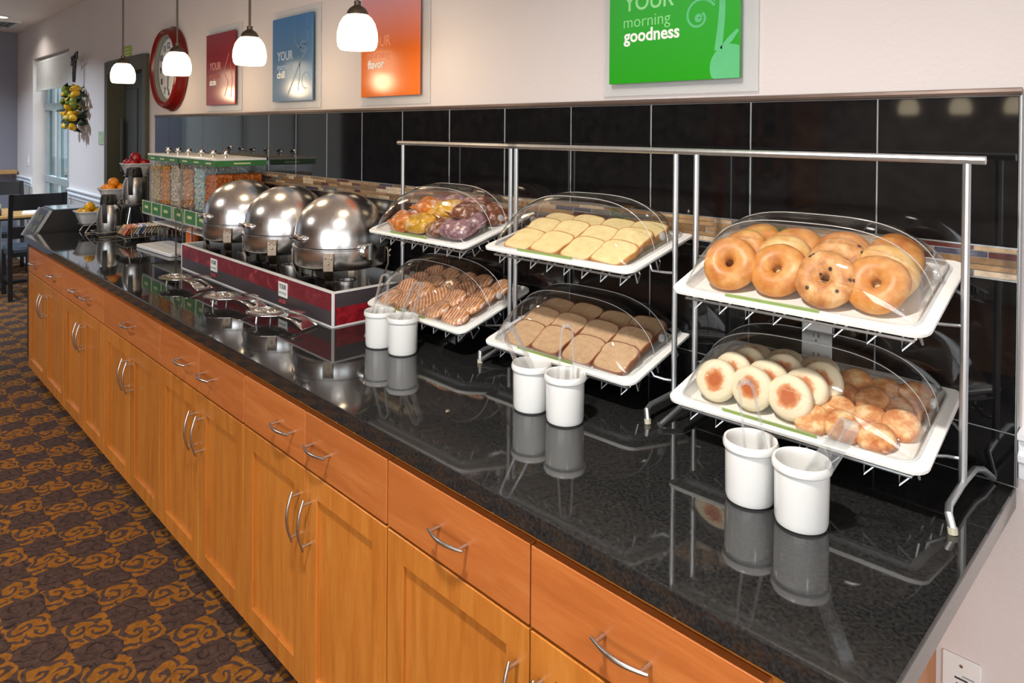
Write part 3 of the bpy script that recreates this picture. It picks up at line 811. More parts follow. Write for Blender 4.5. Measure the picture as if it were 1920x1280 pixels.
for r_ in range(3):
    for c_ in range(4):
        k = lay[r_][c_]
        x = -.148 + c_ * .098 + jr.uniform(-.008, .008); y = .082 + r_ * .078 + jr.uniform(-.005, .005)
        o = inst('wrapped_pastry', PIL[k], None, LOW(M, x, y, .016 + .006 * (c_ % 2)) @ Euler((jr.uniform(.1, .4), jr.uniform(-.2, .2), jr.uniform(-.5, .5))).to_matrix().to_4x4())
        tag(o, '%s wrapped pastry, %s row, %s, on the top left tray' % (WR[k][0], ROWN[r_], POSN[c_]), 'pastry', 'wrapped pastries')
for i, (x, y, k) in enumerate(((-.075, .165, 0), (.035, .165, 1), (-.02, .215, 2), (.125, .17, 3), (.09, .222, 4))):
    o = inst('wrapped_pastry', PIL[k], None, LOW(M, x, y, .052) @ Euler((.2, .1, .5 * i)).to_matrix().to_4x4())
    tag(o, '%s wrapped pastry lying on top of the pile, %s' % (WR[k][0], ['leftmost', 'centre front', 'back left', 'rightmost', 'back right'][i]), 'pastry', 'wrapped pastries')
# iced danish rolls
g = NG('iced_danish'); tc = g.n('TexCoord'); v = tc.outputs['Object']; sp = g.n('SeparateXYZ'); g.set(sp.inputs[0], v)
oi = g.n('ObjectInfo')
ang = g.m('MULTIPLY', oi.outputs['Random'], 3.0)
st = g.m('SINE', g.m('ADD', g.m('MULTIPLY', g.m('ADD', sp.outputs[0], g.m('MULTIPLY', sp.outputs[1], .35)), 520), g.m('MULTIPLY', g.noise(v, 40, 2), 4)))
dough = g.ramp(g.noise(v, 30, 4), [(.3, srgb(170, 92, 40)), (.6, srgb(214, 148, 84)), (.8, srgb(150, 70, 50))])
c_ = g.mix(g.m('MULTIPLY', g.ramp(st, [(.62, (0, 0, 0, 1)), (.8, (1, 1, 1, 1))]), g.m('GREATER_THAN', sp.outputs[2], .002)), dough, srgb(232, 214, 208))
g.bsdf(c_, .25, normal=g.bump(g.noise(v, 70, 4), .5, .003), coat=.6); F_DAN = g.mat
def danish(seed):
    m = MB()
    m.lathe([(0, -.011), (.034, -.011), (.046, -.004), (.046, .004), (.039, .012), (.029, .014), (.020, .011), (.010, .013), (0, .012)], 26); jit(m, .002, seed)
    me = m.mesh('danish_roll', ang=80); me.materials.append(F_DAN); return me
DAN = [danish(i) for i in range(3)]
M = tray_matrix(('left', 'lower'))
R4 = ['front', 'second', 'third', 'back']; P5 = ['leftmost', 'second from left', 'middle', 'second from right', 'rightmost']
for r_ in range(4):
    for c_ in range(5):
        x = -.178 + c_ * .087 + (r_ % 2) * .012 - .006; y = .066 + r_ * .064
        o = inst('danish_roll', DAN[(r_ + c_) % 3], None, LOW(M, x, y, .004 + .010 * (r_ > 0) + .006 * (c_ % 2)) @ Euler((jr.uniform(.15, .45), jr.uniform(-.15, .15), jr.uniform(-.6, .6))).to_matrix().to_4x4())
        tag(o, 'white-striped danish roll, %s row, %s, on the bottom left tray' % (R4[r_], P5[c_]), 'pastry', 'striped danish rolls')

# ------------------------------------------------------------------ crocks and tongs
CUP = MB().lathe([(0, 0), (.038, 0), (.0445, .004), (.0465, .012), (.0475, .098), (.0475, .100), (.0515, .104), (.0522, .112), (.0495, .1185), (.046, .1175), (.0435, .110), (.0425, .02), (.036, .008), (0, .008)], 40).mesh('crock', ang=30)
CUP.materials.append(MAT['ceramic'])
def tong_mesh(L, spread, wid):
    m = MB(); n = 10; cl = []
    R = .013
    cl = [(-spread / 2, 0, 0), (-spread * .42, 0, L * .2), (-R * 1.3, 0, L * .6), (-R, 0, L - R)]
    cl += [(-R * math.cos(PI * i / 6), 0, L - R + R * math.sin(PI * i / 6)) for i in range(1, 6)]
    cl += [(R, 0, L - R), (R * 1.3, 0, L * .6), (spread * .42, 0, L * .2), (spread / 2, 0, 0)]
    th = .0026; rings = []
    for i, p in enumerate(cl):
        a = Vector(cl[max(i - 1, 0)]); b = Vector(cl[min(i + 1, len(cl) - 1)]); t_ = (b - a).normalized(); nrm = Vector((-t_.z, 0, t_.x))
        fz = p[2] / L; ww = wid * (1.25 if fz < .25 else (.75 + .5 * abs(fz - .6)))
        P = Vector(p)
        rings.append([P + nrm * th + Vector((0, -ww / 2, 0)), P + nrm * th + Vector((0, ww / 2, 0)), P - nrm * th + Vector((0, ww / 2, 0)), P - nrm * th + Vector((0, -ww / 2, 0))])
    m.loops(rings); me = m.mesh('tongs', .0006); me.materials.append(MAT['clear_tong']); return me
TONG = [tong_mesh(.215, .052, .018), tong_mesh(.21, .03, .026)]
CUPS = [((-.352, -.444), 0, (.10, -.16, .5), 'left crock of the pair by the muffin tray', 'right'), ((-.247, -.456), 1, (-.30, .42, -.9), 'right crock of the pair by the muffin tray', 'right'),
        ((-.954, -.432), 1, (.15, -.42, .5), 'left crock of the pair by the wheat bread', 'middle'), ((-.843, -.428), 0, (.0, .02, .75), 'right crock of the pair by the wheat bread', 'middle'),
        ((-1.660, -.420), 0, (.0, .20, .7), 'left crock of the pair beside the red box', 'left'), ((-1.548, -.408), 1, (-.1, .34, .4), 'right crock of the pair beside the red box', 'left')]
for (x, y), kd, rot, lb, sd in CUPS:
    o = inst('crock', CUP, None, Matrix.Translation((x, y, ZC))); tag(o, 'white ceramic crock holding tongs, ' + lb, 'crock', 'white tong crocks')
    E_ = Euler(rot).to_matrix().to_4x4()
    T_ = Matrix.Translation((x, y, ZC + .013)) @ Matrix.Translation((-.10 * math.sin(rot[1]) * math.cos(rot[2]) * .2, -.02 * math.sin(rot[1]) * math.sin(rot[2]), .002)) @ Matrix.Rotation(rot[2], 4, 'Z') @ Matrix.Rotation(rot[1], 4, 'Y') @ Matrix.Rotation(rot[0], 4, 'X')
    T_ = T_ @ Matrix.Translation((-.02 * (1 if rot[1] > 0.1 else (-1 if rot[1] < -.1 else 0)), 0, .006))
    o = inst('tongs', TONG[kd], None, T_); tag(o, 'clear plastic tongs standing in the ' + lb, 'tongs', 'clear tongs')
# ------------------------------------------------------------------ pendant lamps
g = NG('pendant_glass'); e = g.n('Emission'); e.inputs[0].default_value = (1, .82, .56, 1)
e.inputs[1].default_value = 5.5; g.t.links.new(e.outputs[0], g.out.inputs[0]); MAT['pglass'] = g.mat
def pendant(label, x, y, zb, group, parts=True):
    t = thing('pendant_lamp', label, 'lamp', (x, y, zb), group=group)
    MB().lathe([(.060, 0), (.068, .012), (.0715, .035), (.070, .062), (.062, .092), (.050, .112), (.036, .124), (.030, .128), (.030, .125), (.05, .106), (.066, .06), (.067, .035), (.063, .012), (.056, .001)], 28, cap=False).build('shade', 'pglass', t)
    MB().lathe([(.038, .122), (.036, .134), (.028, .146), (.018, .153), (.012, .157), (.012, .172), (0, .172)], 20).build('cap', 'bronze', t)
    MB().tube([(0, 0, .165), (0, 0, CEIL - zb - .02)], .0055, 8).build('rod', 'bronze', t)
    MB().lathe([(0, CEIL - zb - .025), (.05, CEIL - zb - .025), (.06, CEIL - zb - .008), (.06, CEIL - zb)], 20).build('canopy', 'bronze', t)
    MB().ball((0, 0, .07), .026, 12, 8).build('bulb', 'pglass', t)
PN = ['nearest pendant lamp, in front of the orange poster', 'second nearest pendant lamp, beside the dark red poster', 'pendant lamp hanging in front of the red clock', 'farthest pendant lamp, in front of the dark door']
for (x, l) in zip((-1.87, -2.75, -3.645, -4.595), PN):
    pendant('glowing white glass ' + l, x, -.38, 1.908, 'pendant lamps over the counter')
    pl = bpy.data.lights.new('pendant_bulb_light', 'POINT'); pl.energy = 3.2; pl.color = (1, .74, .46); pl.shadow_soft_size = .05
    po = bpy.data.objects.new('pendant_bulb_light', pl); COL.objects.link(po); po.location = (x, -.38, 1.87)
for i, x in enumerate((-1.50, -1.14, -.79)):
    pendant('pendant lamp across the room, mirrored in the tiles, %s' % ['left', 'centre', 'right'][i], x, -4.5, 1.78, 'pendant lamps across the room')

# ------------------------------------------------------------------ posters
def poster(label, x0, matn, word, inks, motif):
    """x0: left edge of the print; print is .425 wide and .425 high"""
    W_ = .424; z0 = 1.768; z1 = z0 + .432
    t = thing('wall_poster', label, 'poster', (x0, 0, z0), group='breakfast posters')
    MB().box(-.038, W_ + .04, -.010, -.005, -.036, .472).build('backing_sheet', 'frost', t, bevel=.001)
    MB().box(0, W_, -.030, -.022, 0, z1 - z0).build('print', matn, t, bevel=.0008)
    for x, z in ((.04, .04), (W_ - .04, .04), (.04, .39), (W_ - .04, .39)):
        MB().tube([(x, 0, z), (x, -.023, z)], .005, 8).build('standoff', 'steel', t)
    lettering('YOUR', .066, inks[0], t, (.054, -.0306, .213), .172, .0008)
    lettering('morning', .050, inks[1], t, (.054, -.0306, .164), .160, -.0004)
    lettering(word, .052, inks[2], t, (.054, -.0306, .122), {'goodness': .190, 'flavor': .125, 'chill': .085, 'sizzle': .100}[word], .0012)
    motif(t)
def fl(parent, pts, w, ink, name='motif', ws=None):
    """flat printed stroke following pts (x, z)"""
    m = MB(); n = len(pts); vs = []
    for i in range(n):
        a = Vector(pts[max(i - 1, 0)]); b = Vector(pts[min(i + 1, n - 1)]); d_ = (b - a).normalized(); nr = Vector((-d_.y, d_.x)); ww = ws[i] if ws else w
        p = Vector(pts[i]); q = p + nr * ww / 2; r_ = p - nr * ww / 2
        vs += [(q.x, -.0304, q.y), (r_.x, -.0304, r_.y)]
    m.add(vs, [(2 * i, 2 * i + 1, 2 * i + 3, 2 * i + 2) for i in range(n - 1)])
    return m.build(name, ink, parent)
def arcp(cx, cz, r, a0, a1, n=16, r1=None):
    r1 = r if r1 is None else r1
    return [(cx + (r + (r1 - r) * i / n) * math.cos(a0 + (a1 - a0) * i / n), cz + (r + (r1 - r) * i / n) * math.sin(a0 + (a1 - a0) * i / n)) for i in range(n + 1)]
def m_green(t):
    fl(t, [(.362 + .012 * math.sin(i / 12 * 4), .075 + .350 * i / 12) for i in range(13)], .018, 'ink_vine', ws=[.022 - .001 * i for i in range(13)])
    fl(t, arcp(.305, .172, .052, .5, 3.9 + PI, 26, .012), .007, 'ink_vine')
    fl(t, arcp(.303, .168, .006, 0, 2 * PI, 12), .012, 'ink_vine')
    fl(t, [(.352, .208), (.338, .245), (.322, .29)], .02, 'ink_vine', ws=[.004, .026, .003])
    # apple body and leaves at the lower right corner
    m = MB(); pts = [(.398 + .060 * math.cos(a), .030 + .060 * math.sin(a)) for a in [2 * PI * i / 28 for i in range(28)]]
    pts = [(min(x, .4235), max(z, .0005)) for x, z in pts]
    m.add([(x, -.0303, z) for x, z in pts], [tuple(range(28))]); m.build('motif', 'ink_vine', t)
    fl(t, [(.372, .078), (.398, .104), (.4190, .126)], .02, 'ink_vine', ws=[.012, .016, .008])
def m_plain(*strokes):
    def f(t):
        for pts, w, ink in strokes: fl(t, pts, w, ink)
    return f
poster('green wall poster reading YOUR morning goodness, with vine print', -1.024, 'p_green', 'goodness', ('ink_lgreen', 'ink_lgreen', 'flat_white'), m_green)
poster('orange wall poster reading YOUR morning flavor', -2.398, 'p_orange', 'flavor', ('ink_lor', 'ink_lor', 'flat_white'), m_plain())
poster('blue wall poster reading YOUR morning chill, with drink print', -3.258, 'p_blue', 'chill', ('ink_lblue', 'ink_lblue', 'flat_white'),
       m_plain((arcp(.31, .335, .07, PI, 2 * PI + .3, 18), .008, 'ink_fblue'), ([(.24, .42), (.24, .335)], .006, 'ink_fblue'), ([(.378, .42), (.378, .35)], .006, 'ink_fblue'), ([(.17, .03), (.25, .13), (.33, .22), (.38, .26)], .012, 'ink_fblue'), ([(.28, .05), (.30, .14), (.29, .22)], .008, 'ink_fblue'), (arcp(.36, .10, .04, 0, 5, 14), .006, 'ink_fblue'), (arcp(.33, .27, .025, 0, 6.2, 12), .012, 'ink_fblue')))
poster('dark red wall poster reading YOUR morning sizzle', -4.160, 'p_red', 'sizzle', ('ink_lred', 'ink_fred', 'flat_white'),
       m_plain(([(.28, .05), (.33, .13), (.27, .2), (.34, .30)], .012, 'ink_fred'), ([(.37, .04), (.39, .15), (.36, .24)], .01, 'ink_fred')))

# ------------------------------------------------------------------ clock
t = thing('wall_clock', 'large round red wall clock with deep rim and white face', 'clock', (-4.82, 0, 2.035))
RX = Matrix.Rotation(PI / 2, 4, 'X').to_3x3()
MB().lathe([(.270, 0), (.290, .006), (.292, .014), (.280, .024), (.276, .050), (.268, .066), (.262, .074), (.250, .078), (.238, .070), (.232, .052)], 56, M=RX, cap=False).build('rim', 'clock_red', t, ang=50)
MB().lathe([(.233, .060), (.234, .054), (.212, .036), (.208, .034)], 56, M=RX, cap=False).build('inner_bezel', 'cap_grey', t)
MB().lathe([(0, .030), (.24, .030)], 48, M=RX, cap=False).build('dial', 'clock_face', t)
for h in range(1, 13):
    a = PI / 2 - h * PI / 6
    me = text_mesh(str(h), .062, None, .001); cx = sum(v.co.x for v in me.vertices) / len(me.vertices); cy = sum(v.co.y for v in me.vertices) / len(me.vertices)
    me.materials.append(MAT['blackplastic'])
    o = bpy.data.objects.new('numeral', me); COL.objects.link(o); o.parent = t; o.rotation_euler = (PI / 2, 0, 0); o.location = (.165 * math.cos(a) - cx, -.0315, .165 * math.sin(a) - cy)
for L, a, w in ((.10, 1.1, .012), (.15, -1.7, .008)):
    MB().box(-.02, L, -.036, -.0345, -w / 2, w / 2).build('hand', 'blackplastic', t, rot=(0, -a, 0))
MB().lathe([(0, .0375), (.014, .0375), (.014, .031)], 12, M=RX).build('hub', 'blackplastic', t)

# ------------------------------------------------------------------ citrus swag, switch plate, sign, outlets
t = thing('citrus_swag', 'hanging swag of lemons, limes and leaves with black bow', 'decoration', (-7.16, -.02, 1.825))
LEM = simple('lemon_skin', srgb(222, 168, 24), .4, var=.15, bump=.2, bscale=120); LIM = simple('lime_skin', srgb(124, 132, 34), .4, var=.25, bump=.2, bscale=120); LEF = simple('dark_leaf', srgb(34, 58, 36), .45, var=.3)
r = random.Random(11)
lemon = MB().lathe([(0, -.062), (.008, -.058), (.016, -.050), (.034, -.034), (.044, -.010), (.044, .012), (.034, .034), (.016, .050), (.008, .058), (0, .060)], 14)
lm = [lemon.mesh('lemon', ang=80), lemon.mesh('lime', ang=80)]
for q in lm: q.transform(Matrix.Scale(.70, 4)); lm[0].materials.append(LEM); lm[1].materials.append(LIM)
k = 0
for row in range(7):
    for c_ in range(5):
        x = -.16 + c_ * .075 + (row % 2) * .03 + r.uniform(-.015, .015); z = .155 - row * .056 + r.uniform(-.015, .015)
        kd = 0 if r.random() < .6 else 1
        inst(['lemon', 'lime'][kd], lm[kd], t, Matrix.Translation((x, -.055 - r.random() * .07, z)) @ Euler((r.uniform(0, 3), r.uniform(0, 3), 0)).to_matrix().to_4x4())
lf = MB().loops([[(0, 0, 0), (.001, 0, 0), (.001, .001, 0), (0, .001, 0)]] , True, False)
lf = MB().add([(0, 0, 0), (.025, .05, .006), (0, .12, -.004), (-.025, .05, .006), (0, .05, -.004)], [(0, 1, 4), (1, 2, 4), (2, 3, 4), (3, 0, 4)])
lfm = lf.mesh('leaf', ang=60, recalc=False); lfm.materials.append(LEF)
for i in range(70):
    inst('leaf', lfm, t, Matrix.Translation((r.uniform(-.20, .17), -.03 - r.random() * .09, r.uniform(-.20, .17))) @ Euler((r.uniform(0, 6), r.uniform(0, 6), r.uniform(0, 6))).to_matrix().to_4x4())
for pts in ([(0, -.06, .22), (.02, -.06, .32), (0, -.05, .42)], [(0, -.06, .42), (.05, -.06, .48), (.10, -.06, .49), (.09, -.06, .43), (0, -.06, .41)], [(0, -.06, .42), (-.05, -.06, .46), (-.09, -.06, .45), (-.08, -.06, .40), (0, -.06, .41)], [(0, -.06, .41), (-.03, -.06, .30), (-.02, -.06, .22)], [(0, -.06, .42), (-.09, -.06, .38)]):
    MB().tube(pts, .011, 6).build('ribbon', 'blackplastic', t)
t = thing('switch_plate', 'pale green switch plate left of the dark door', 'switch', (-6.56, 0, 1.535))
MB().box(-.10, .10, -.006, 0, -.058, .058).build('plate', 'greenplastic', t, bevel=.002)
MB().box(-.014, .014, -.011, -.005, -.018, .018).build('rocker', 'lime_edge', t, bevel=.002)
t = thing('door_sign', 'small yellow-green notice above the dark door', 'sign', (-5.86, -.004, 2.225))
MB().box(-.11, .11, -.006, 0, -.05, .05).build('panel', 'sign_green', t)
for z in (.025, 0, -.025): MB().box(-.08, .08, -.0075, -.006, z - .006, z + .006).build('printed_line', 'lime_edge', t)
def outlet(label, x, z, slots=True, y=0):
    t = thing('wall_outlet', label, 'outlet', (x, y, z))
    MB().box(-.036, .036, -.006, 0, -.058, .058).build('plate', 'whiteplastic', t, bevel=.002)
    for s_ in (-1, 1):
        f = MB().lathe([(0, .0075), (.0165, .0075), (.0175, .006)], 24, c=(0, 0, s_ * .0225), M=RX).build('receptacle', 'whiteplastic', t)
        for dx in (-.006, .006): MB().box(dx - .001, dx + .001, -.0082, -.007, s_ * .0225 + .001, s_ * .0225 + .009).build('slot', 'blackplastic', f)
        MB().tube([(0, -.007, s_ * .0225 - .007), (0, -.0082, s_ * .0225 - .007)], .0022, 8).build('slot', 'blackplastic', f)
outlet('white duplex outlet on the black tiles behind the muffin dome', -.400, 1.110, y=-.0115)
t = thing('phone_outlet', 'white wall plate under the counter end', 'outlet', (-.093, 0, .455))
MB().box(-.036, .036, -.006, 0, -.06, .06).build('plate', 'whiteplastic', t, bevel=.002)
MB().box(-.009, .009, -.0068, -.005, -.014, .004).build('jack', 'blackplastic', t)
MB().box(-.012, .012, -.0066, -.005, .012, .016).build('printed_line', 'ink_dark', t); MB().box(.002, .024, -.0066, -.005, .020, .023).build('printed_line', 'ink_grey', t)
MB().lathe([(0, .0075), (.0035, .007), (.004, .005)], 10, c=(0, 0, .042), M=RX).build('screw', 'nickel', t)

# ------------------------------------------------------------------ chafing dishes in their red display box
BX0, BX1, BY0, BY1, BZ = -3.43, -1.945, -.428, -.03, .126
t = thing('display_box', 'long low red and grey display box with white edges around the chafing dishes', 'box', (BX0, BY0, ZC))
L_, D_ = BX1 - BX0, BY1 - BY0
g = NG('red_box_print'); v = g.coord(); tc = g.n('TexCoord'); sp = g.n('SeparateXYZ'); g.t.links.new(tc.outputs['Object'], sp.inputs[0])
red = g.ramp(g.noise(g.coord((6, 6, 6)), 4, 4, .6, .8), [(.42, srgb(114, 30, 40)), (.56, srgb(124, 38, 48)), (.64, srgb(166, 64, 72))])
g.bsdf(g.mix(g.m('GREATER_THAN', sp.outputs[2], .058), srgb(70, 62, 66), red), .35); MAT['boxprint'] = g.mat
g = NG('red_box_side_print'); tc = g.n('TexCoord'); sp = g.n('SeparateXYZ'); g.t.links.new(tc.outputs['Object'], sp.inputs[0])
red = g.ramp(g.noise(g.coord((6, 6, 6)), 4, 4, .6, .8), [(.42, srgb(120, 20, 32)), (.6, srgb(158, 34, 44))])
g.bsdf(g.mix(g.m('GREATER_THAN', sp.outputs[2], .070), red, srgb(70, 62, 66)), .35); MAT['boxprint2'] = g.mat
MB().box(0, L_, 0, .012, 0, BZ - .004).build('front_panel', 'boxprint', t)
MB().box(L_ - .012, L_, .012, D_, 0, BZ - .004).build('side_panel', 'boxprint2', t)
MB().box(0, .012, .012, D_, 0, BZ - .004).build('side_panel', 'whiteplastic', t)
MB().box(.012, L_ - .012, D_ - .012, D_, 0, BZ - .004).build('back_panel', 'whiteplastic', t)
MB().box(.012, L_ - .012, .012, D_ - .012, 0, .004).build('floor_panel', 'blackplastic', t)
for a in ((-.001, L_ + .001, -.001, .014, BZ - .004, BZ + .001), (L_ - .014, L_ + .001, .014, D_, BZ - .004, BZ + .001), (-.001, .014, .014, D_, BZ - .004, BZ + .001), (-.001, L_ + .001, -.002, .004, 0, .006), (L_ - .004, L_ + .002, 0, D_, 0, .006), (L_ - .006, L_ + .002, -.002, .006, .006, BZ - .004), (-.002, .005, -.002, .005, .006, BZ - .004)):
    MB().box(*a).build('white_edge', 'whiteplastic', t)
for px_c in (-3.015 - BX0, -2.325 - BX0):
    q = MB().box(px_c - .036, px_c + .036, -.0025, .0, .046, .104).build('badge', 'flat_white', t)
    lettering('YOUR', .026, 'ink_dark', q, (px_c - .029, -.0027, .078), .058, .0004)
    lettering('morning', .017, 'ink_grey', q, (px_c - .029, -.0027, .058), .058)
    lettering('sizzle', .027, 'ink_red', q, (px_c - .030, -.0027, .022), .058, .0)
def chafer(label, x, y, rz):
    zb = .004   # box floor
    t = thing('chafing_dish', label, 'chafing dish', (x, y, ZC + zb), rz, 'chafing dishes')
    H0, H1, R = .168, .247, .188
    MB().lathe([(.10, H0 - .012), (R - .03, H0 - .008), (R - .008, H0), (R, H0 + .012), (R, H1 - .006), (R + .004, H1 - .003), (R + .004, H1), (R - .004, H1 + .001), (R - .010, H1 - .004)], 56, cap=False).build('water_pan', 'steel_lid', t, ang=40)
    MB().lathe([(0, H0 - .012), (.10, H0 - .012)], 40, cap=False).build('pan_bottom', 'steel_b', t)
    prof = [(R - .004, H1 + .003), (R - .004, H1 + .040)]
    for i in range(1, 19):
        a = PI / 2 * i / 18; prof.append(((R - .006) * math.cos(a), H1 + .040 + .166 * math.sin(a)))
    lid = MB().lathe(prof, 64, cap=False).build('lid', 'steel_lid', t, ang=60)
    MB().tube([(-.030, -R + .002, H1 + .036), (-.030, -R - .016, H1 + .040), (0, -R - .020, H1 + .041), (.030, -R - .016, H1 + .040), (.030, -R + .002, H1 + .036)], .0085, 10).build('lid_handle', 'steel', lid)
    for dx in (-.030, .030): MB().ball((dx, -R + .004, H1 + .036), (.014, .010, .014), 12, 8).build('handle_boss', 'steel', lid)
    for s_ in (-1, 1):
        MB().lathe([(0, .022), (.030, .022), (.034, .018), (.034, 0), (.02, -.004), (0, -.004)], 28, c=(s_ * (R + .004), 0, H1 - .012), M=Matrix.Rotation(s_ * PI / 2, 4, 'Y').to_3x3()).build('pivot_knob', 'steel', t)
    for i in range(4):
        a = PI / 4 + i * PI / 2; c_, s_ = math.cos(a), math.sin(a)
        m = MB(); pr = [(R - .002, H1 - .012), (R + .003, H1 - .03), (R + .003, H0), (R - .012, H0 - .04), (R - .018, .07), (R - .008, .02), (R + .004, 0)]
        w = [.020, .020, .019, .016, .014, .015, .020]; rings = []
        for (rr, z), ww in zip(pr, w):
            for_ = []
            for dr, dt in ((0, -ww), (.007, -ww), (.007, ww), (0, ww)):
                for_.append(((rr + dr) * c_ - dt * s_, (rr + dr) * s_ + dt * c_, z))
            rings.append(for_)
        lg = m.loops(rings).build('leg', 'legmetal', t, bevel=.001)
        for (dt, z) in ((-.011, H1 - .030), (.011, H1 - .030), (0, H1 - .050)):
            MB().ball(((R + .0105) * c_ - dt * s_, (R + .0105) * s_ + dt * c_, z), .0048, 10, 6).build('rivet', 'steel', lg)
    MB().lathe([(.0, .0), (.045, .0), (.045, .075), (.042, .082), (.030, .082), (.030, .076), (0, .076)], 28, c=(.04, 0, .02)).build('fuel_holder', 'steel_b', t)
    MB().tube([(.12, 0, .022), (-.12, 0, .022)], .004, 6).build('cross_bar', 'steel_b', t)
    MB().tube([(0, .12, .022), (0, -.12, .022)], .004, 6).build('cross_bar', 'steel_b', t)
    MB().box(-.09, -.03, -.16, -.10, .04, .11).build('fuel_box', 'blackmetal', t, bevel=.003)
chafer('round steel roll-top chafing dish nearest the pastry racks', -2.235, -.222, 0)
chafer('round steel roll-top chafing dish in the middle of the three', -2.700, -.224, 0)
chafer('round steel roll-top chafing dish nearest the cereal dispensers', -3.160, -.226, 0)

# ------------------------------------------------------------------ spoon rests with spoons
def spoon_rest(label, x, y, rz, spoon):
    t = thing('spoon_rest', label, 'spoon rest', (x, y, ZC), rz, 'steel spoon rests')
    def hw(u):      # half width along length: round bowl then neck then flared handle end
        if u < .55:
            return .062 * math.sqrt(max(0, 1 - ((u - .27) / .285) ** 2)) if u < .27 else .062 * (1 - .62 * ((u - .27) / .28) ** 2)
        return .0236 + .016 * ((u - .55) / .45)
    def top(a, b):
        u = a; w = max(hw(u), .0015); v_ = 2 * b - 1
        z = .030 - (.014 * (1 - v_ * v_) * max(0, 1 - ((u - .27) / .27) ** 2) if u < .54 else 0)
        if u > .60: z = .030 + .004 * math.sin((u - .6) / .4 * PI) - .031 * ((u - .60) / .40) ** 2
        return (-.145 + .29 * u, v_ * w, z + .006)
    m = MB(); m.grid(top, 30, 8); p = m.build('dish', 'steel', t, ang=60)
    md = p.modifiers.new('thick', 'SOLIDIFY'); md.thickness = .0018
    for sy_ in (-.035, .035): MB().tube([(-.080, sy_, .0), (-.080, sy_ * .9, .028)], .004, 8).build('foot', 'steel_b', t)
    m = MB(); us = [i / 24 for i in range(25)]
    per = [(-.145 + .29 * u, -max(hw(u), .0015)) for u in us] + [(-.145 + .29 * u, max(hw(u), .0015)) for u in reversed(us)]
    m.tube([(x_, y_, top((x_ + .145) / .29, 0)[2]) for x_, y_ in per], .0018, 6, closed=True); m.build('rolled_rim', 'steel', t, ang=60)
def spoon(label, x, y, z, rz, L=.26, tilt=.06):
    M_ = Matrix.Translation((x, y, z)) @ Matrix.Rotation(rz, 4, 'Z') @ Matrix.Rotation(tilt, 4, 'Y')
    t = thing('serving_spoon', label, 'spoon', group='serving spoons', M=M_)
    m = MB()
    def fn(a, b):
        r_ = b; th = 2 * PI * a
        return (.036 * r_ * math.cos(th), .026 * r_ * math.sin(th), .012 * (r_ ** 2 - 1))
    m.grid(fn, 24, 6); o = m.build('bowl', 'steel', t, ang=80); o.modifiers.new('thick', 'SOLIDIFY').thickness = .0015
    m = MB(); rings = []
    for i in range(11):
        u = i / 10; xx = .034 + (L - .07) * u; w = .005 + .006 * u ** 2; zz = .001 + .018 * math.sin(u * PI * .7)
        rings.append([(xx, -w, zz), (xx, w, zz), (xx, w, zz + .0022), (xx, -w, zz + .0022)])
    m.loops(rings).build('handle', 'steel', t, bevel=.0005)
spoon_rest('steel spoon rest nearest the white crocks', -2.127, -.540, .32, 0)
spoon_rest('steel spoon rest in the middle of the three', -2.484, -.557, .34, 0)
spoon_rest('steel spoon rest farthest left along the red box', -2.984, -.572, .26, 0)
spoon('steel ladle spoon on the middle spoon rest', -2.535, -.572, ZC + .042, .45, .2)
spoon('steel serving spoon on the leftmost spoon rest', -3.04, -.585, ZC + .042, .5, .22)
spoon('steel serving spoon on the spoon rest by the crocks', -2.185, -.556, ZC + .042, .40, .2)
# ------------------------------------------------------------------ cereal dispensers
CX0, CX1, CY0, CY1 = -4.390, -3.350, -.288, -.022
CBZ, CTZ = 1.185, 1.455
CER = [('puffed multigrain', [srgb(206, 176, 110), srgb(176, 150, 106)]), ('golden flake', [srgb(214, 150, 40), srgb(196, 122, 30)]), ('pale rice', [srgb(206, 194, 172), srgb(188, 172, 148)]),
       ('granola', [srgb(214, 166, 112), srgb(186, 130, 88)]), ('coloured loop', [srgb(186, 200, 190), srgb(206, 196, 176), srgb(160, 190, 190)]), ('orange ring', [srgb(206, 116, 30), srgb(176, 88, 24)])]
CM = [[simple('cereal_%d_%d' % (i, j), c_, .6, var=.25, scale=90, bump=.5, bscale=150) for j, c_ in enumerate(cs)] for i, (_, cs) in enumerate(CER)]
def cereal_part(parent, mats, x0, x1, y0, y1, z0, z1, ring, seed, faces=('front',), n=300):
    r = random.Random(seed)
    core = MB().box(x0 + .012, x1 - .012, y0 + .012, y1 - .012, z0, z1 - .012).build('cereal_fill', mats[-1], parent); core['kind'] = 'stuff'
    for mi, mt in enumerate(mats):
        m = MB()
        for i in range(n // len(mats)):
            f = r.choice(faces + ('top',))
            if f == 'front': p = (r.uniform(x0 + .010, x1 - .010), y0 + r.uniform(.007, .014), r.uniform(z0 + .004, z1))
            elif f == 'right': p = (x1 - r.uniform(.007, .014), r.uniform(y0 + .010, y1 - .010), r.uniform(z0 + .004, z1))
            else: p = (r.uniform(x0 + .010, x1 - .010), r.uniform(y0 + .010, y1 - .010), z1 - .008 + r.uniform(-.004, .008))
            E_ = Euler((r.uniform(0, 3), r.uniform(0, 3), 0)).to_matrix()
            if ring:
                n_ = 8; pts = [Vector(p) + E_ @ Vector((.0075 * math.cos(2 * PI * k / n_), .0075 * math.sin(2 * PI * k / n_), 0)) for k in range(n_)]
                m.tube(pts, .0035, 4, closed=True)
            else:
                m.ball(p, (.0085, .0065, .0035), 6, 4, M=E_)
        o = m.build('cereal_pieces', mt, parent, ang=60); o['kind'] = 'stuff'
SEG = (CX1 - CX0 - .03) / 6
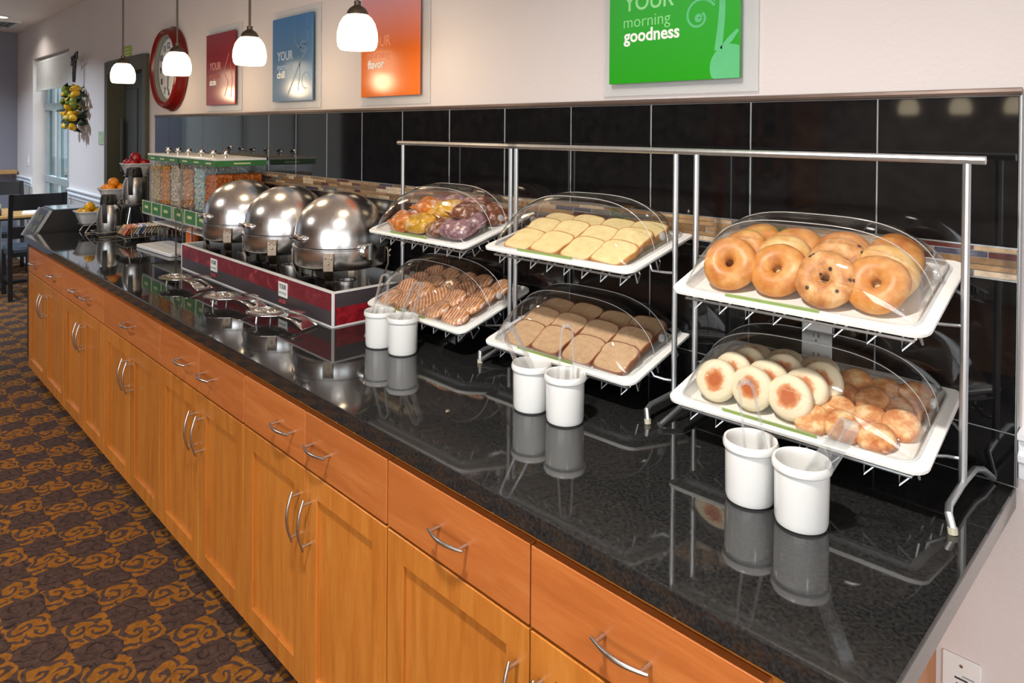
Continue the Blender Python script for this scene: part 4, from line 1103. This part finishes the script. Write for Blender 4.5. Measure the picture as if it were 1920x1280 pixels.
for u_ in range(2):
    xa = CX0 + u_ * (3 * SEG + .03); xb = xa + 3 * SEG
    t = thing('cereal_dispenser', 'three-bin clear cereal dispenser with green lid band, %s' % ('farther one by the carafes' if u_ == 0 else 'nearer one beside the chafing dishes'), 'dispenser', (0, 0, 0), group='cereal dispensers')
    for k in range(3):
        i = u_ * 3 + k; x0 = xa + k * SEG; x1 = x0 + SEG
        b = MB(); th = .003
        b.box(x0 + .001, x1 - .001, CY0, CY0 + th, CBZ, CTZ); b.box(x0 + .001, x1 - .001, CY1 - th, CY1, CBZ, CTZ)
        b.box(x0 + .001, x0 + .001 + th, CY0 + th, CY1 - th, CBZ, CTZ); b.box(x1 - .001 - th, x1 - .001, CY0 + th, CY1 - th, CBZ, CTZ)
        # sloping chute below the bin
        b.add([(x0 + .004, CY0, CBZ), (x1 - .004, CY0, CBZ), (x1 - .02, CY0 - .02, CBZ - .075), (x0 + .02, CY0 - .02, CBZ - .075), (x0 + .004, CY1, CBZ), (x1 - .004, CY1, CBZ), (x1 - .02, CY0 + .08, CBZ - .075), (x0 + .02, CY0 + .08, CBZ - .075)],
              [(0, 1, 2, 3), (4, 7, 6, 5), (0, 3, 7, 4), (1, 5, 6, 2)])
        bo = b.build('bin', 'clear_bin', t)
        cereal_part(t, CM[i], x0 + .004, x1 - .004, CY0 + .003, CY1 - .003, CBZ - .01, CTZ - (.05 if i != 5 else .07) - .01 * (i % 2), i == 5, i, ('front', 'right') if i == 5 else ('front',), 1500 if i == 5 else 420)
        lb = MB().box(x0 + .018, x1 - .018, CY0 - .040, CY0 - .036, CBZ - .072, CBZ - .006).build('label', 'green_label', t)
        MB().box(x0 + .055, x1 - .055, CY0 - .0415, CY0 - .040, CBZ - .045, CBZ - .030).build('label_print', 'lime_edge', lb)
        MB().box(x0 + .010, x0 + .016, CY0 - .042, CY0 - .034, CBZ - .078, CBZ).build('label_edge', 'lime_edge', lb)
        MB().lathe([(0, 0), (.008, 0), (.008, .010), (.016, .016), (.019, .026), (.016, .036), (.008, .041), (0, .042)], 16, c=((x0 + x1) / 2, (CY0 + CY1) / 2 - .05, CTZ + .014)).build('lid_knob', 'steel', t)
    MB().box(xa - .004, xb + .004, CY0 - .008, CY1 + .004, CTZ + .003, CTZ + .015).build('lid', 'tray', t, bevel=.002)
    gb = MB().box(xa - .003, xb + .003, CY0 - .007, CY0 - .0045, CTZ - .026, CTZ + .003).build('green_band', 'green_label', t)
    for k in range(3): MB().box(xa + k * SEG + .05, xa + k * SEG + .12, CY0 - .0080, CY0 - .007, CTZ - .016, CTZ - .008).build('band_print', 'lime_edge', gb)
    if u_ == 1:
        g2 = MB().box(xb + .0005, xb + .003, CY0 - .0045, CY1, CTZ - .026, CTZ + .003).build('green_band', 'green_label', t)
        MB().box(xb + .003, xb + .004, CY0 + .09, CY0 + .18, CTZ - .016, CTZ - .008).build('band_print', 'lime_edge', g2)
    MB().box(xa + .03, xb, CY0 + .01, CY0 + .15, 1.044, 1.050).build('catch_tray', 'tray', t, bevel=.002)
    MB().box(xa, xb, CY0 - .036, CY0 - .030, CBZ - .085, CBZ - .002).build('chute_front', 'frost', t)
    w = MB()
    for x in (xa + .01, min(xb - .01, BX0 - .016)):
        w = MB()
        w.tube([(x, CY0 + .005, 1.042), (x, CY1 - .02, 1.042), (x, CY1 - .02, CBZ)], .005, 6); w.tube([(x, CY1 - .03, ZC), (x, CY1 - .03, 1.042)], .006, 6); w.tube([(x, CY0 + .085, ZC), (x, CY0 + .085, 1.042)], .006, 6)
        w.tube([(x, CY0 + .01, 1.042), (x, CY0 + .01, CBZ - .06)], .004, 6)
        w.build('wire_stand', 'wire', t, ang=50)
    MB().box(xa + .02, min(xb - .02, BX0 - .02), CY1 - .07, CY1 - .05, ZC + .001, 1.04).build('back_base', 'blackplastic', t)

# ------------------------------------------------------------------ carafes on their stepped stand
ST = thing('carafe_stand', 'stepped black wire carafe stand at the counter end', 'stand', (-4.9, -.38, ZC))
def wire_tray(cx, cy, z, hw, hd):
    MB().box(cx - hw + .004, cx + hw - .004, cy - hd + .004, cy + hd - .004, z, z + .006).build('shelf', 'blackmetal', ST)
    w = MB(); w.tube([(cx - hw, cy - hd, z + .020), (cx + hw, cy - hd, z + .020), (cx + hw, cy + hd, z + .020), (cx - hw, cy + hd, z + .020)], .003, 6, closed=True)
    for a in range(5):
        x = cx - hw + 2 * hw * a / 4
        w.tube([(x, cy - hd, z + .020), (x, cy - hd + .004, z - .004)], .002, 5)
    w.build('wire_rail', 'wire', ST)
wire_tray(0.0, 0.0, .008, .085, .085)
wire_tray(.03, .145, .185, .085, .085)
w = MB()
for x in (-.05, .11):
    w.tube([(x, -.085, .004), (x, .06, .004)], .004, 6)
    w.tube([(x, .06, .004), (x, .075, .03), (x, .10, .185)], .004, 6); w.tube([(x, .20, .004), (x, .16, .185)], .004, 6)
    w.tube([(x, .06, .004), (x, .20, .004)], .004, 6)
w.build('wire_frame', 'wire', ST)
MB().box(-.05, .11, .150, .200, 0.002, .17).build('back_panel', 'blackmetal', ST)
def carafe(label, x, y, z, rz):
    t = thing('thermal_carafe', label, 'carafe', (x, y, z), rz, 'steel carafes')
    MB().lathe([(0, 0), (.058, 0), (.061, .006), (.069, .05), (.072, .09), (.069, .13), (.060, .165), (.051, .185), (.048, .190), (0, .190)], 36).build('body', 'steel_b', t)
    l = MB().lathe([(.049, .188), (.052, .194), (.049, .215), (.045, .245), (.038, .254), (0, .256)], 30).build('lid', 'blackplastic', t)
    MB().box(-.014, .014, -.066, -.030, .222, .248).build('thumb_lever', 'blackplastic', l, bevel=.005)
    m = MB(); rings = []
    for y_, z_, d in ((-.045, .236, .010), (-.074, .232, .010), (-.090, .205, .009), (-.092, .150, .008), (-.086, .100, .007), (-.078, .075, .005)):
        rings.append([(-.013, y_ - d * .5, z_ - d * .5), (.013, y_ - d * .5, z_ - d * .5), (.013, y_ + d * .5, z_ + d * .5), (-.013, y_ + d * .5, z_ + d * .5)])
    m.loops(rings).build('handle', 'blackplastic', t, bevel=.003)
    MB().lathe([(0, 0), (.016, 0), (.012, .02), (0, .022)], 12, c=(0, .048, .225), M=Matrix.Rotation(-PI / 2.6, 4, 'X').to_3x3()).build('spout', 'blackplastic', t)
carafe('brushed steel carafe with black lid on the low front step', -4.9, -.38, ZC + .0145, 1.05)
carafe('brushed steel carafe with black lid on the raised rear step', -4.87, -.235, ZC + .1915, 1.05)

# ------------------------------------------------------------------ tiered fruit stand
FS = thing('fruit_stand', 'three-tier wire stand carrying the white fruit bowls', 'stand', (-5.13, -.28, ZC))
w = MB()
TIER = [(-.005, -.150, .062), (-.005, -.005, .208), (0, .135, .378)]
for s_ in (-.07, .07):
    w.tube([(s_, -.20, .004), (s_, -.17, .05), (s_, .0, .20), (s_, .15, .37), (s_, .20, .37)], .004, 6); w.tube([(s_, .19, .004), (s_, .19, .37)], .004, 6); w.tube([(s_, -.20, .004), (s_, .19, .004)], .004, 6)
for x, y, z in TIER:
    w.tube([(x - .075, y - .06, z - .006), (x + .075, y - .06, z - .006), (x + .075, y + .06, z - .006), (x - .075, y + .06, z - .006)], .0035, 6, closed=True)
w.build('wire_frame', 'wire', FS, ang=50)
def bowl_mesh():
    m = MB()
    L = []
    for hw, hd, z in ((.058, .058, 0), (.062, .062, .004), (.078, .078, .055), (.090, .090, .078), (.094, .094, .080), (.094, .094, .085), (.088, .088, .085), (.074, .074, .055), (.055, .055, .010)):
        L.append(rrect(-hw, hw, -hd, hd, hw * .45, z, 6))
    m.loops(L); me = m.mesh('bowl', ang=40); me.materials.append(MAT['ceramic']); return me
BOWL = bowl_mesh()
FRM = [('lemon', LEM, 'yellow lemon'), ('orange', simple('orange_skin', srgb(232, 140, 20), .4, var=.12, bump=.25, bscale=160), 'orange'), ('apple', simple('apple_skin', srgb(150, 22, 26), .2, var=.35, scale=14, coat=.4), 'red apple')]
apple = MB().lathe([(0, -.030), (.012, -.034), (.026, -.030), (.037, -.012), (.039, .008), (.032, .026), (.018, .034), (.008, .032), (0, .024)], 20)
orange_ = MB().ball((0, 0, 0), .036, 18, 12)
FM = []
for (nm, mt, _), m in zip(FRM, (lemon, orange_, apple)):
    me = m.mesh(nm, ang=80); me.materials.append(mt); FM.append(me)
FM[0] = FM[0].copy(); FM[0].transform(Matrix.Scale(.75, 4))
STEM = MB().tube([(0, 0, .022), (.003, 0, .042)], .0015, 5).mesh('stem'); STEM.materials.append(MAT['legmetal'])
TN = ['lowest', 'middle', 'top']
FP = [(-.036, -.04, .078), (.038, -.035, .080), (-.036, .038, .080), (.038, .040, .078), (0, -.005, .122)]
for i, (x, y, z) in enumerate(TIER):
    bx, by, bz = -5.13 + x, -.28 + y, ZC + z
    o = inst('fruit_bowl', BOWL, None, Matrix.Translation((bx, by, bz))); tag(o, 'square white bowl of %ss on the %s tier of the fruit stand' % (FRM[i][2], TN[i]), 'bowl', 'white fruit bowls')
    for j, (fx, fy, fz) in enumerate(FP):
        R_ = Euler((1.2 * (i == 0), .4 * j, j)).to_matrix().to_4x4() if i == 0 else Euler((.2 * j - .3, .25, j)).to_matrix().to_4x4()
        f = inst(FRM[i][0], FM[i], None, Matrix.Translation((bx + fx, by + fy, bz + fz - (.012 if i == 0 else 0))) @ R_)
        tag(f, '%s %s in the white bowl on the %s tier' % (FRM[i][2], ['at the front left', 'at the front right', 'at the back left', 'at the back right', 'heaped in the middle'][j], TN[i]), 'fruit', FRM[i][2] + 's in the bowl')
        if i == 2: inst('stem', STEM, f)

# ------------------------------------------------------------------ packet baskets, board, bottle, wire loop
def basket(label, x, y, z, L, D, H, rz):
    t = thing('wire_basket', label, 'basket', (x, y, z), rz, 'wire packet baskets')
    w = MB()
    for zz in (.002, H): w.tube([(-L / 2, -D / 2, zz), (L / 2, -D / 2, zz), (L / 2, D / 2, zz), (-L / 2, D / 2, zz)], .0028, 6, closed=True)
    w.build('rim_wires', 'wire', t)
    w = MB(); n = 11
    for k in range(n + 1):
        u_ = -L / 2 + L * k / n
        w.tube([(u_, -D / 2, H), (u_, -D / 2, .002), (u_, D / 2, .002), (u_, D / 2, H)], .0013, 4)
    for k in range(1, 6):
        v_ = -D / 2 + D * k / 6
        w.tube([(-L / 2, v_, H), (-L / 2, v_, .002), (L / 2, v_, .002), (L / 2, v_, H)], .0013, 4)
    w.build('grid_wires', 'wire', t)
    w = MB()
    for a in (-1, 1):
        for b_ in (-1, 1): w.tube([(a * L / 2, b_ * D / 2, .002), (a * L / 2, b_ * D / 2, -.024)], .004, 6)
    w.build('feet', 'wire', t)
    return t
BKX, BKY, BKZ = -4.555, -.285, ZC + .0245
basket('chrome wire basket of sugar packets beside the carafes', BKX, BKY, BKZ, .17, .235, .062, 0)
PK = [simple('packet_%d' % i, srgb(*c_), .5, var=.1) for i, c_ in enumerate([(222, 206, 180), (196, 176, 148), (214, 110, 70), (226, 226, 228), (70, 110, 170), (206, 160, 96), (190, 60, 60)])]
PKN = ['cream', 'tan', 'coral', 'white', 'blue', 'golden', 'red']
pkm = []
for i in range(7):
    m = MB(); L = []
    for x_, th in ((-.032, .0006), (-.026, .0014), (0, .0032), (.026, .0014), (.032, .0006)):
        L.append([(x_, -th, -.030), (x_, th, -.030), (x_, th, .034), (x_, -th, .034)])
    me = m.loops(L).mesh('sugar_packet', ang=30); me.materials.append(PK[i]); pkm.append(me)
order = [2, 2, 5, 0, 3, 4, 0, 1, 0, 0, 1, 0]
for i in range(24):
    c_ = i % 12; row = i // 12
    k = order[c_] if row == 0 else [5, 5, 2, 3, 6, 3, 0, 1, 0, 1, 0, 0][c_]
    o = inst('sugar_packet', pkm[k], None, Matrix.Translation((BKX + (.038 if row == 0 else -.040), BKY - .098 + c_ * .0175, BKZ + .046)) @ Matrix.Rotation(-.6, 4, 'X'))
    tag(o, '%s packet number %s from the front in the %s row of the basket' % (PKN[k], ['one', 'two', 'three', 'four', 'five', 'six', 'seven', 'eight', 'nine', 'ten', 'eleven', 'twelve'][c_], 'near' if row == 0 else 'far'), 'packet', 'packets in the wire basket')
b2 = basket('chrome wire basket of brown tea packets under the cereal dispenser', -4.42, -.115, ZC + .0245, .14, .15, .05, 0)
BP = simple('brown_packet', srgb(96, 58, 40), .5, var=.2); bm_ = pkm[0].copy(); bm_.materials.clear(); bm_.materials.append(BP)
for i in range(7):
    o = inst('tea_packet', bm_, None, Matrix.Translation((-4.42, -.175 + i * .019, ZC + .061)) @ Matrix.Rotation(-.5, 4, 'X'))
    tag(o, 'brown packet in the basket under the dispenser, number %s from the front' % ['one', 'two', 'three', 'four', 'five', 'six', 'seven'][i], 'packet', 'brown packets')
m = MB(); L = [rrect(-.245, .245, -.10, .10, .02, z) for z in (0, .018)]
tag(m.loops(L).build('cutting_board', 'whiteplastic', loc=(-4.03, -.285, ZC + .001), rot=(0, 0, .06), bevel=.002), 'white plastic cutting board on the counter beside the wire basket', 'board')
t = thing('squeeze_bottle', 'orange plastic squeeze bottle standing on the white board', 'bottle', (-3.835, -.225, ZC + .0192))
OR = simple('orange_plastic', srgb(226, 112, 50), .35, var=.04); ORL = simple('pale_orange_plastic', srgb(236, 170, 130), .4, var=.03)
MB().lathe([(0, 0), (.030, 0), (.033, .004), (.033, .085), (.029, .098), (.024, .102), (0, .102)], 24).xf(Matrix.Scale(1.12, 4)).build('body', OR, t)
MB().lathe([(.026, .100), (.027, .104), (.024, .116), (.009, .122), (.006, .140), (.0028, .158), (0, .158)], 20).xf(Matrix.Scale(1.12, 4)).build('nozzle_cap', ORL, t)
t = thing('wire_holder', 'tall looped wire menu holder by the cutting board', 'holder', (-3.72, -.34, ZC))
w = MB()
for y_ in (0, .05):
    pts = [(-.05, y_, .004)] + [(-.05, y_, .23)] + [(-.05 * math.cos(PI * i / 8), y_, .23 + .05 * math.sin(PI * i / 8)) for i in range(1, 8)] + [(.05, y_, .23), (.05, y_, .004)]
    w.tube(pts, .004, 6)
w.tube([(-.05, 0, .004), (-.05, .05, .004), (.05, .05, .004), (.05, 0, .004)], .0032, 6, closed=True)
w.build('loops', 'wire', t, ang=50)

# ------------------------------------------------------------------ waste bin beyond the counter end
t = thing('waste_bin', 'black waste bin with sloping chute panel past the counter end', 'bin', (-5.50, -.50, 0))
MB().box(-.16, .16, -.20, .26, .0, .86).build('body', 'blackplastic', t, bevel=.01)
m = MB()
m.add([(-.17, -.225, .86), (.17, -.225, .86), (.17, .285, .86), (-.17, .285, .86), (-.17, -.115, 1.055), (.17, -.115, 1.055), (.17, .225, 1.055), (-.17, .225, 1.055)],
      [(0, 3, 2, 1), (4, 5, 6, 7), (0, 1, 5, 4), (1, 2, 6, 5), (2, 3, 7, 6), (3, 0, 4, 7)])
m.build('hood', 'blackplastic', t, bevel=.006)
MB().box(-.15, .15, -.10, .21, 1.055, 1.062).build('tray_top', simple('blue_grey_laminate', srgb(120, 138, 150), .12), t, bevel=.002)
fl_ = MB().box(-.165, .165, -.004, .004, .0, .215).build('flap', 'blackwood', t, loc=(0, -.228, .862), rot=(-.515, 0, 0), bevel=.002)
for sx_ in (-.168, .162): MB().box(sx_, sx_ + .010, -.010, .006, 0, .218).build('flap_edge', 'steel_b', fl_)
for k, (z0, h) in enumerate(((.125, .05), (.045, .05))):
    pts = [(-.08 + .02 * i, -.0055, z0 + (h if i % 2 else 0) * (1 - .3 * (i % 3 == 0))) for i in range(9)]
    MB().tube(pts, .006, 5).build('script_mark', 'cap_grey', fl_)

# ------------------------------------------------------------------ dining furniture at the far left
def chair(label, x, y, rz):
    t = thing('dining_chair', label, 'chair', (x, y, 0), rz, 'black dining chairs')
    # back at -x side local x=-.2 ; seat centre 0
    for s_ in (-1, 1):
        MB().add([], []); m = MB(); rings = []
        for z, xx in ((0, -.215), (.45, -.19), (.75, -.205), (1.0, -.245)):
            rings.append([(xx - .02, s_ * .215 - .018, z), (xx + .02, s_ * .215 - .018, z), (xx + .02, s_ * .215 + .018, z), (xx - .02, s_ * .215 + .018, z)])
        m.loops(rings).build('back_post', 'blackwood', t, bevel=.004)
        MB().box(.17, .205, s_ * .205 - .018, s_ * .205 + .018, 0, .44).build('leg', 'blackwood', t, bevel=.004)
        MB().box(-.19, .18, s_ * .205 - .012, s_ * .205 + .012, .16, .19).build('stretcher', 'blackwood', t)
    MB().box(-.205, .205, -.215, .215, .405, .445).build('seat_frame', 'blackwood', t, bevel=.004)
    MB().loops([rrect(-.205, .215, -.215, .215, .04, z) for z in (.445, .475)] + [rrect(-.190, .20, -.20, .20, .04, .487)]).build('seat', 'seat', t, bevel=.004)
    for z0, z1, xx in ((.845, .995, -.232), (.58, .69, -.203)):
        m = MB(); n = 10; rings = []
        for i in range(n + 1):
            v_ = -.205 + .41 * i / n; b_ = -.018 * math.cos(PI * (i / n - .5))
            rings.append([(xx + b_ - .009, v_, z0), (xx + b_ + .009, v_, z0), (xx + b_ + .009 - .01, v_, z1), (xx + b_ - .009 - .01, v_, z1)])
        m.loops(rings).build('back_slat', 'blackwood', t, ang=30)
chair('black ladder-back chair nearest the counter end', -7.84, -.275, PI)
chair('black chair on the far side of the little table', -9.30, -.30, 0)
t = thing('dining_table', 'square maple-topped table by the far window', 'table', (-8.56, -.46, 0))
MB().box(-.42, .42, -.42, .42, .715, .745).build('table_top', 'table_wood', t, bevel=.006)
MB().box(-.424, .424, -.424, .424, .700, .7149).build('table_edge', 'blackwood', t, bevel=.003)
MB().tube([(0, 0, .03), (0, 0, .70)], .04, 14).build('pedestal', 'blackmetal', t)
for a in (0, PI / 2): MB().box(-.32, .32, -.035, .035, 0, .03).build('base_foot', 'blackmetal', t, rot=(0, 0, a), bevel=.006)
t = thing('pepper_shaker', 'dark glass shaker with pale cap on the far table', 'shaker', (-8.22, -.50, .745))
MB().lathe([(0, 0), (.028, 0), (.032, .01), (.032, .055), (.024, .075), (0, .075)], 18).build('jar', simple('dark_glass', (.02, .018, .03, 1), .1), t)
MB().lathe([(.025, .074), (.027, .078), (.026, .115), (0, .12)], 18).build('cap', 'rubber', t)
m = MB(); m.add([(-.09, -.06, 0), (.09, -.06, 0), (.09, .06, 0), (-.09, .06, 0), (-.09, -.06, .002), (.09, -.06, .002), (.07, .0, .055), (-.07, .0, .055), (-.09, .06, .002), (.09, .06, .002)], [(0, 3, 2, 1), (4, 5, 6, 7), (7, 6, 9, 8), (0, 1, 5, 4), (1, 2, 9, 6, 5), (2, 3, 8, 9), (3, 0, 4, 7, 8)])
tag(m.build('tent_card', 'whiteplastic', loc=(-8.30, -.19, .7455), rot=(0, 0, 1.2)), 'white folded tent card on the far table', 'card')
t = thing('window_switch', 'small white wall plate left of the far window', 'switch', (-9.62, 0, 1.23))
MB().box(-.04, .04, -.006, 0, -.06, .06).build('plate', 'whiteplastic', t, bevel=.002)
MB().box(-.012, .012, -.012, -.005, -.02, .02).build('toggle', 'whiteplastic', t, bevel=.002)
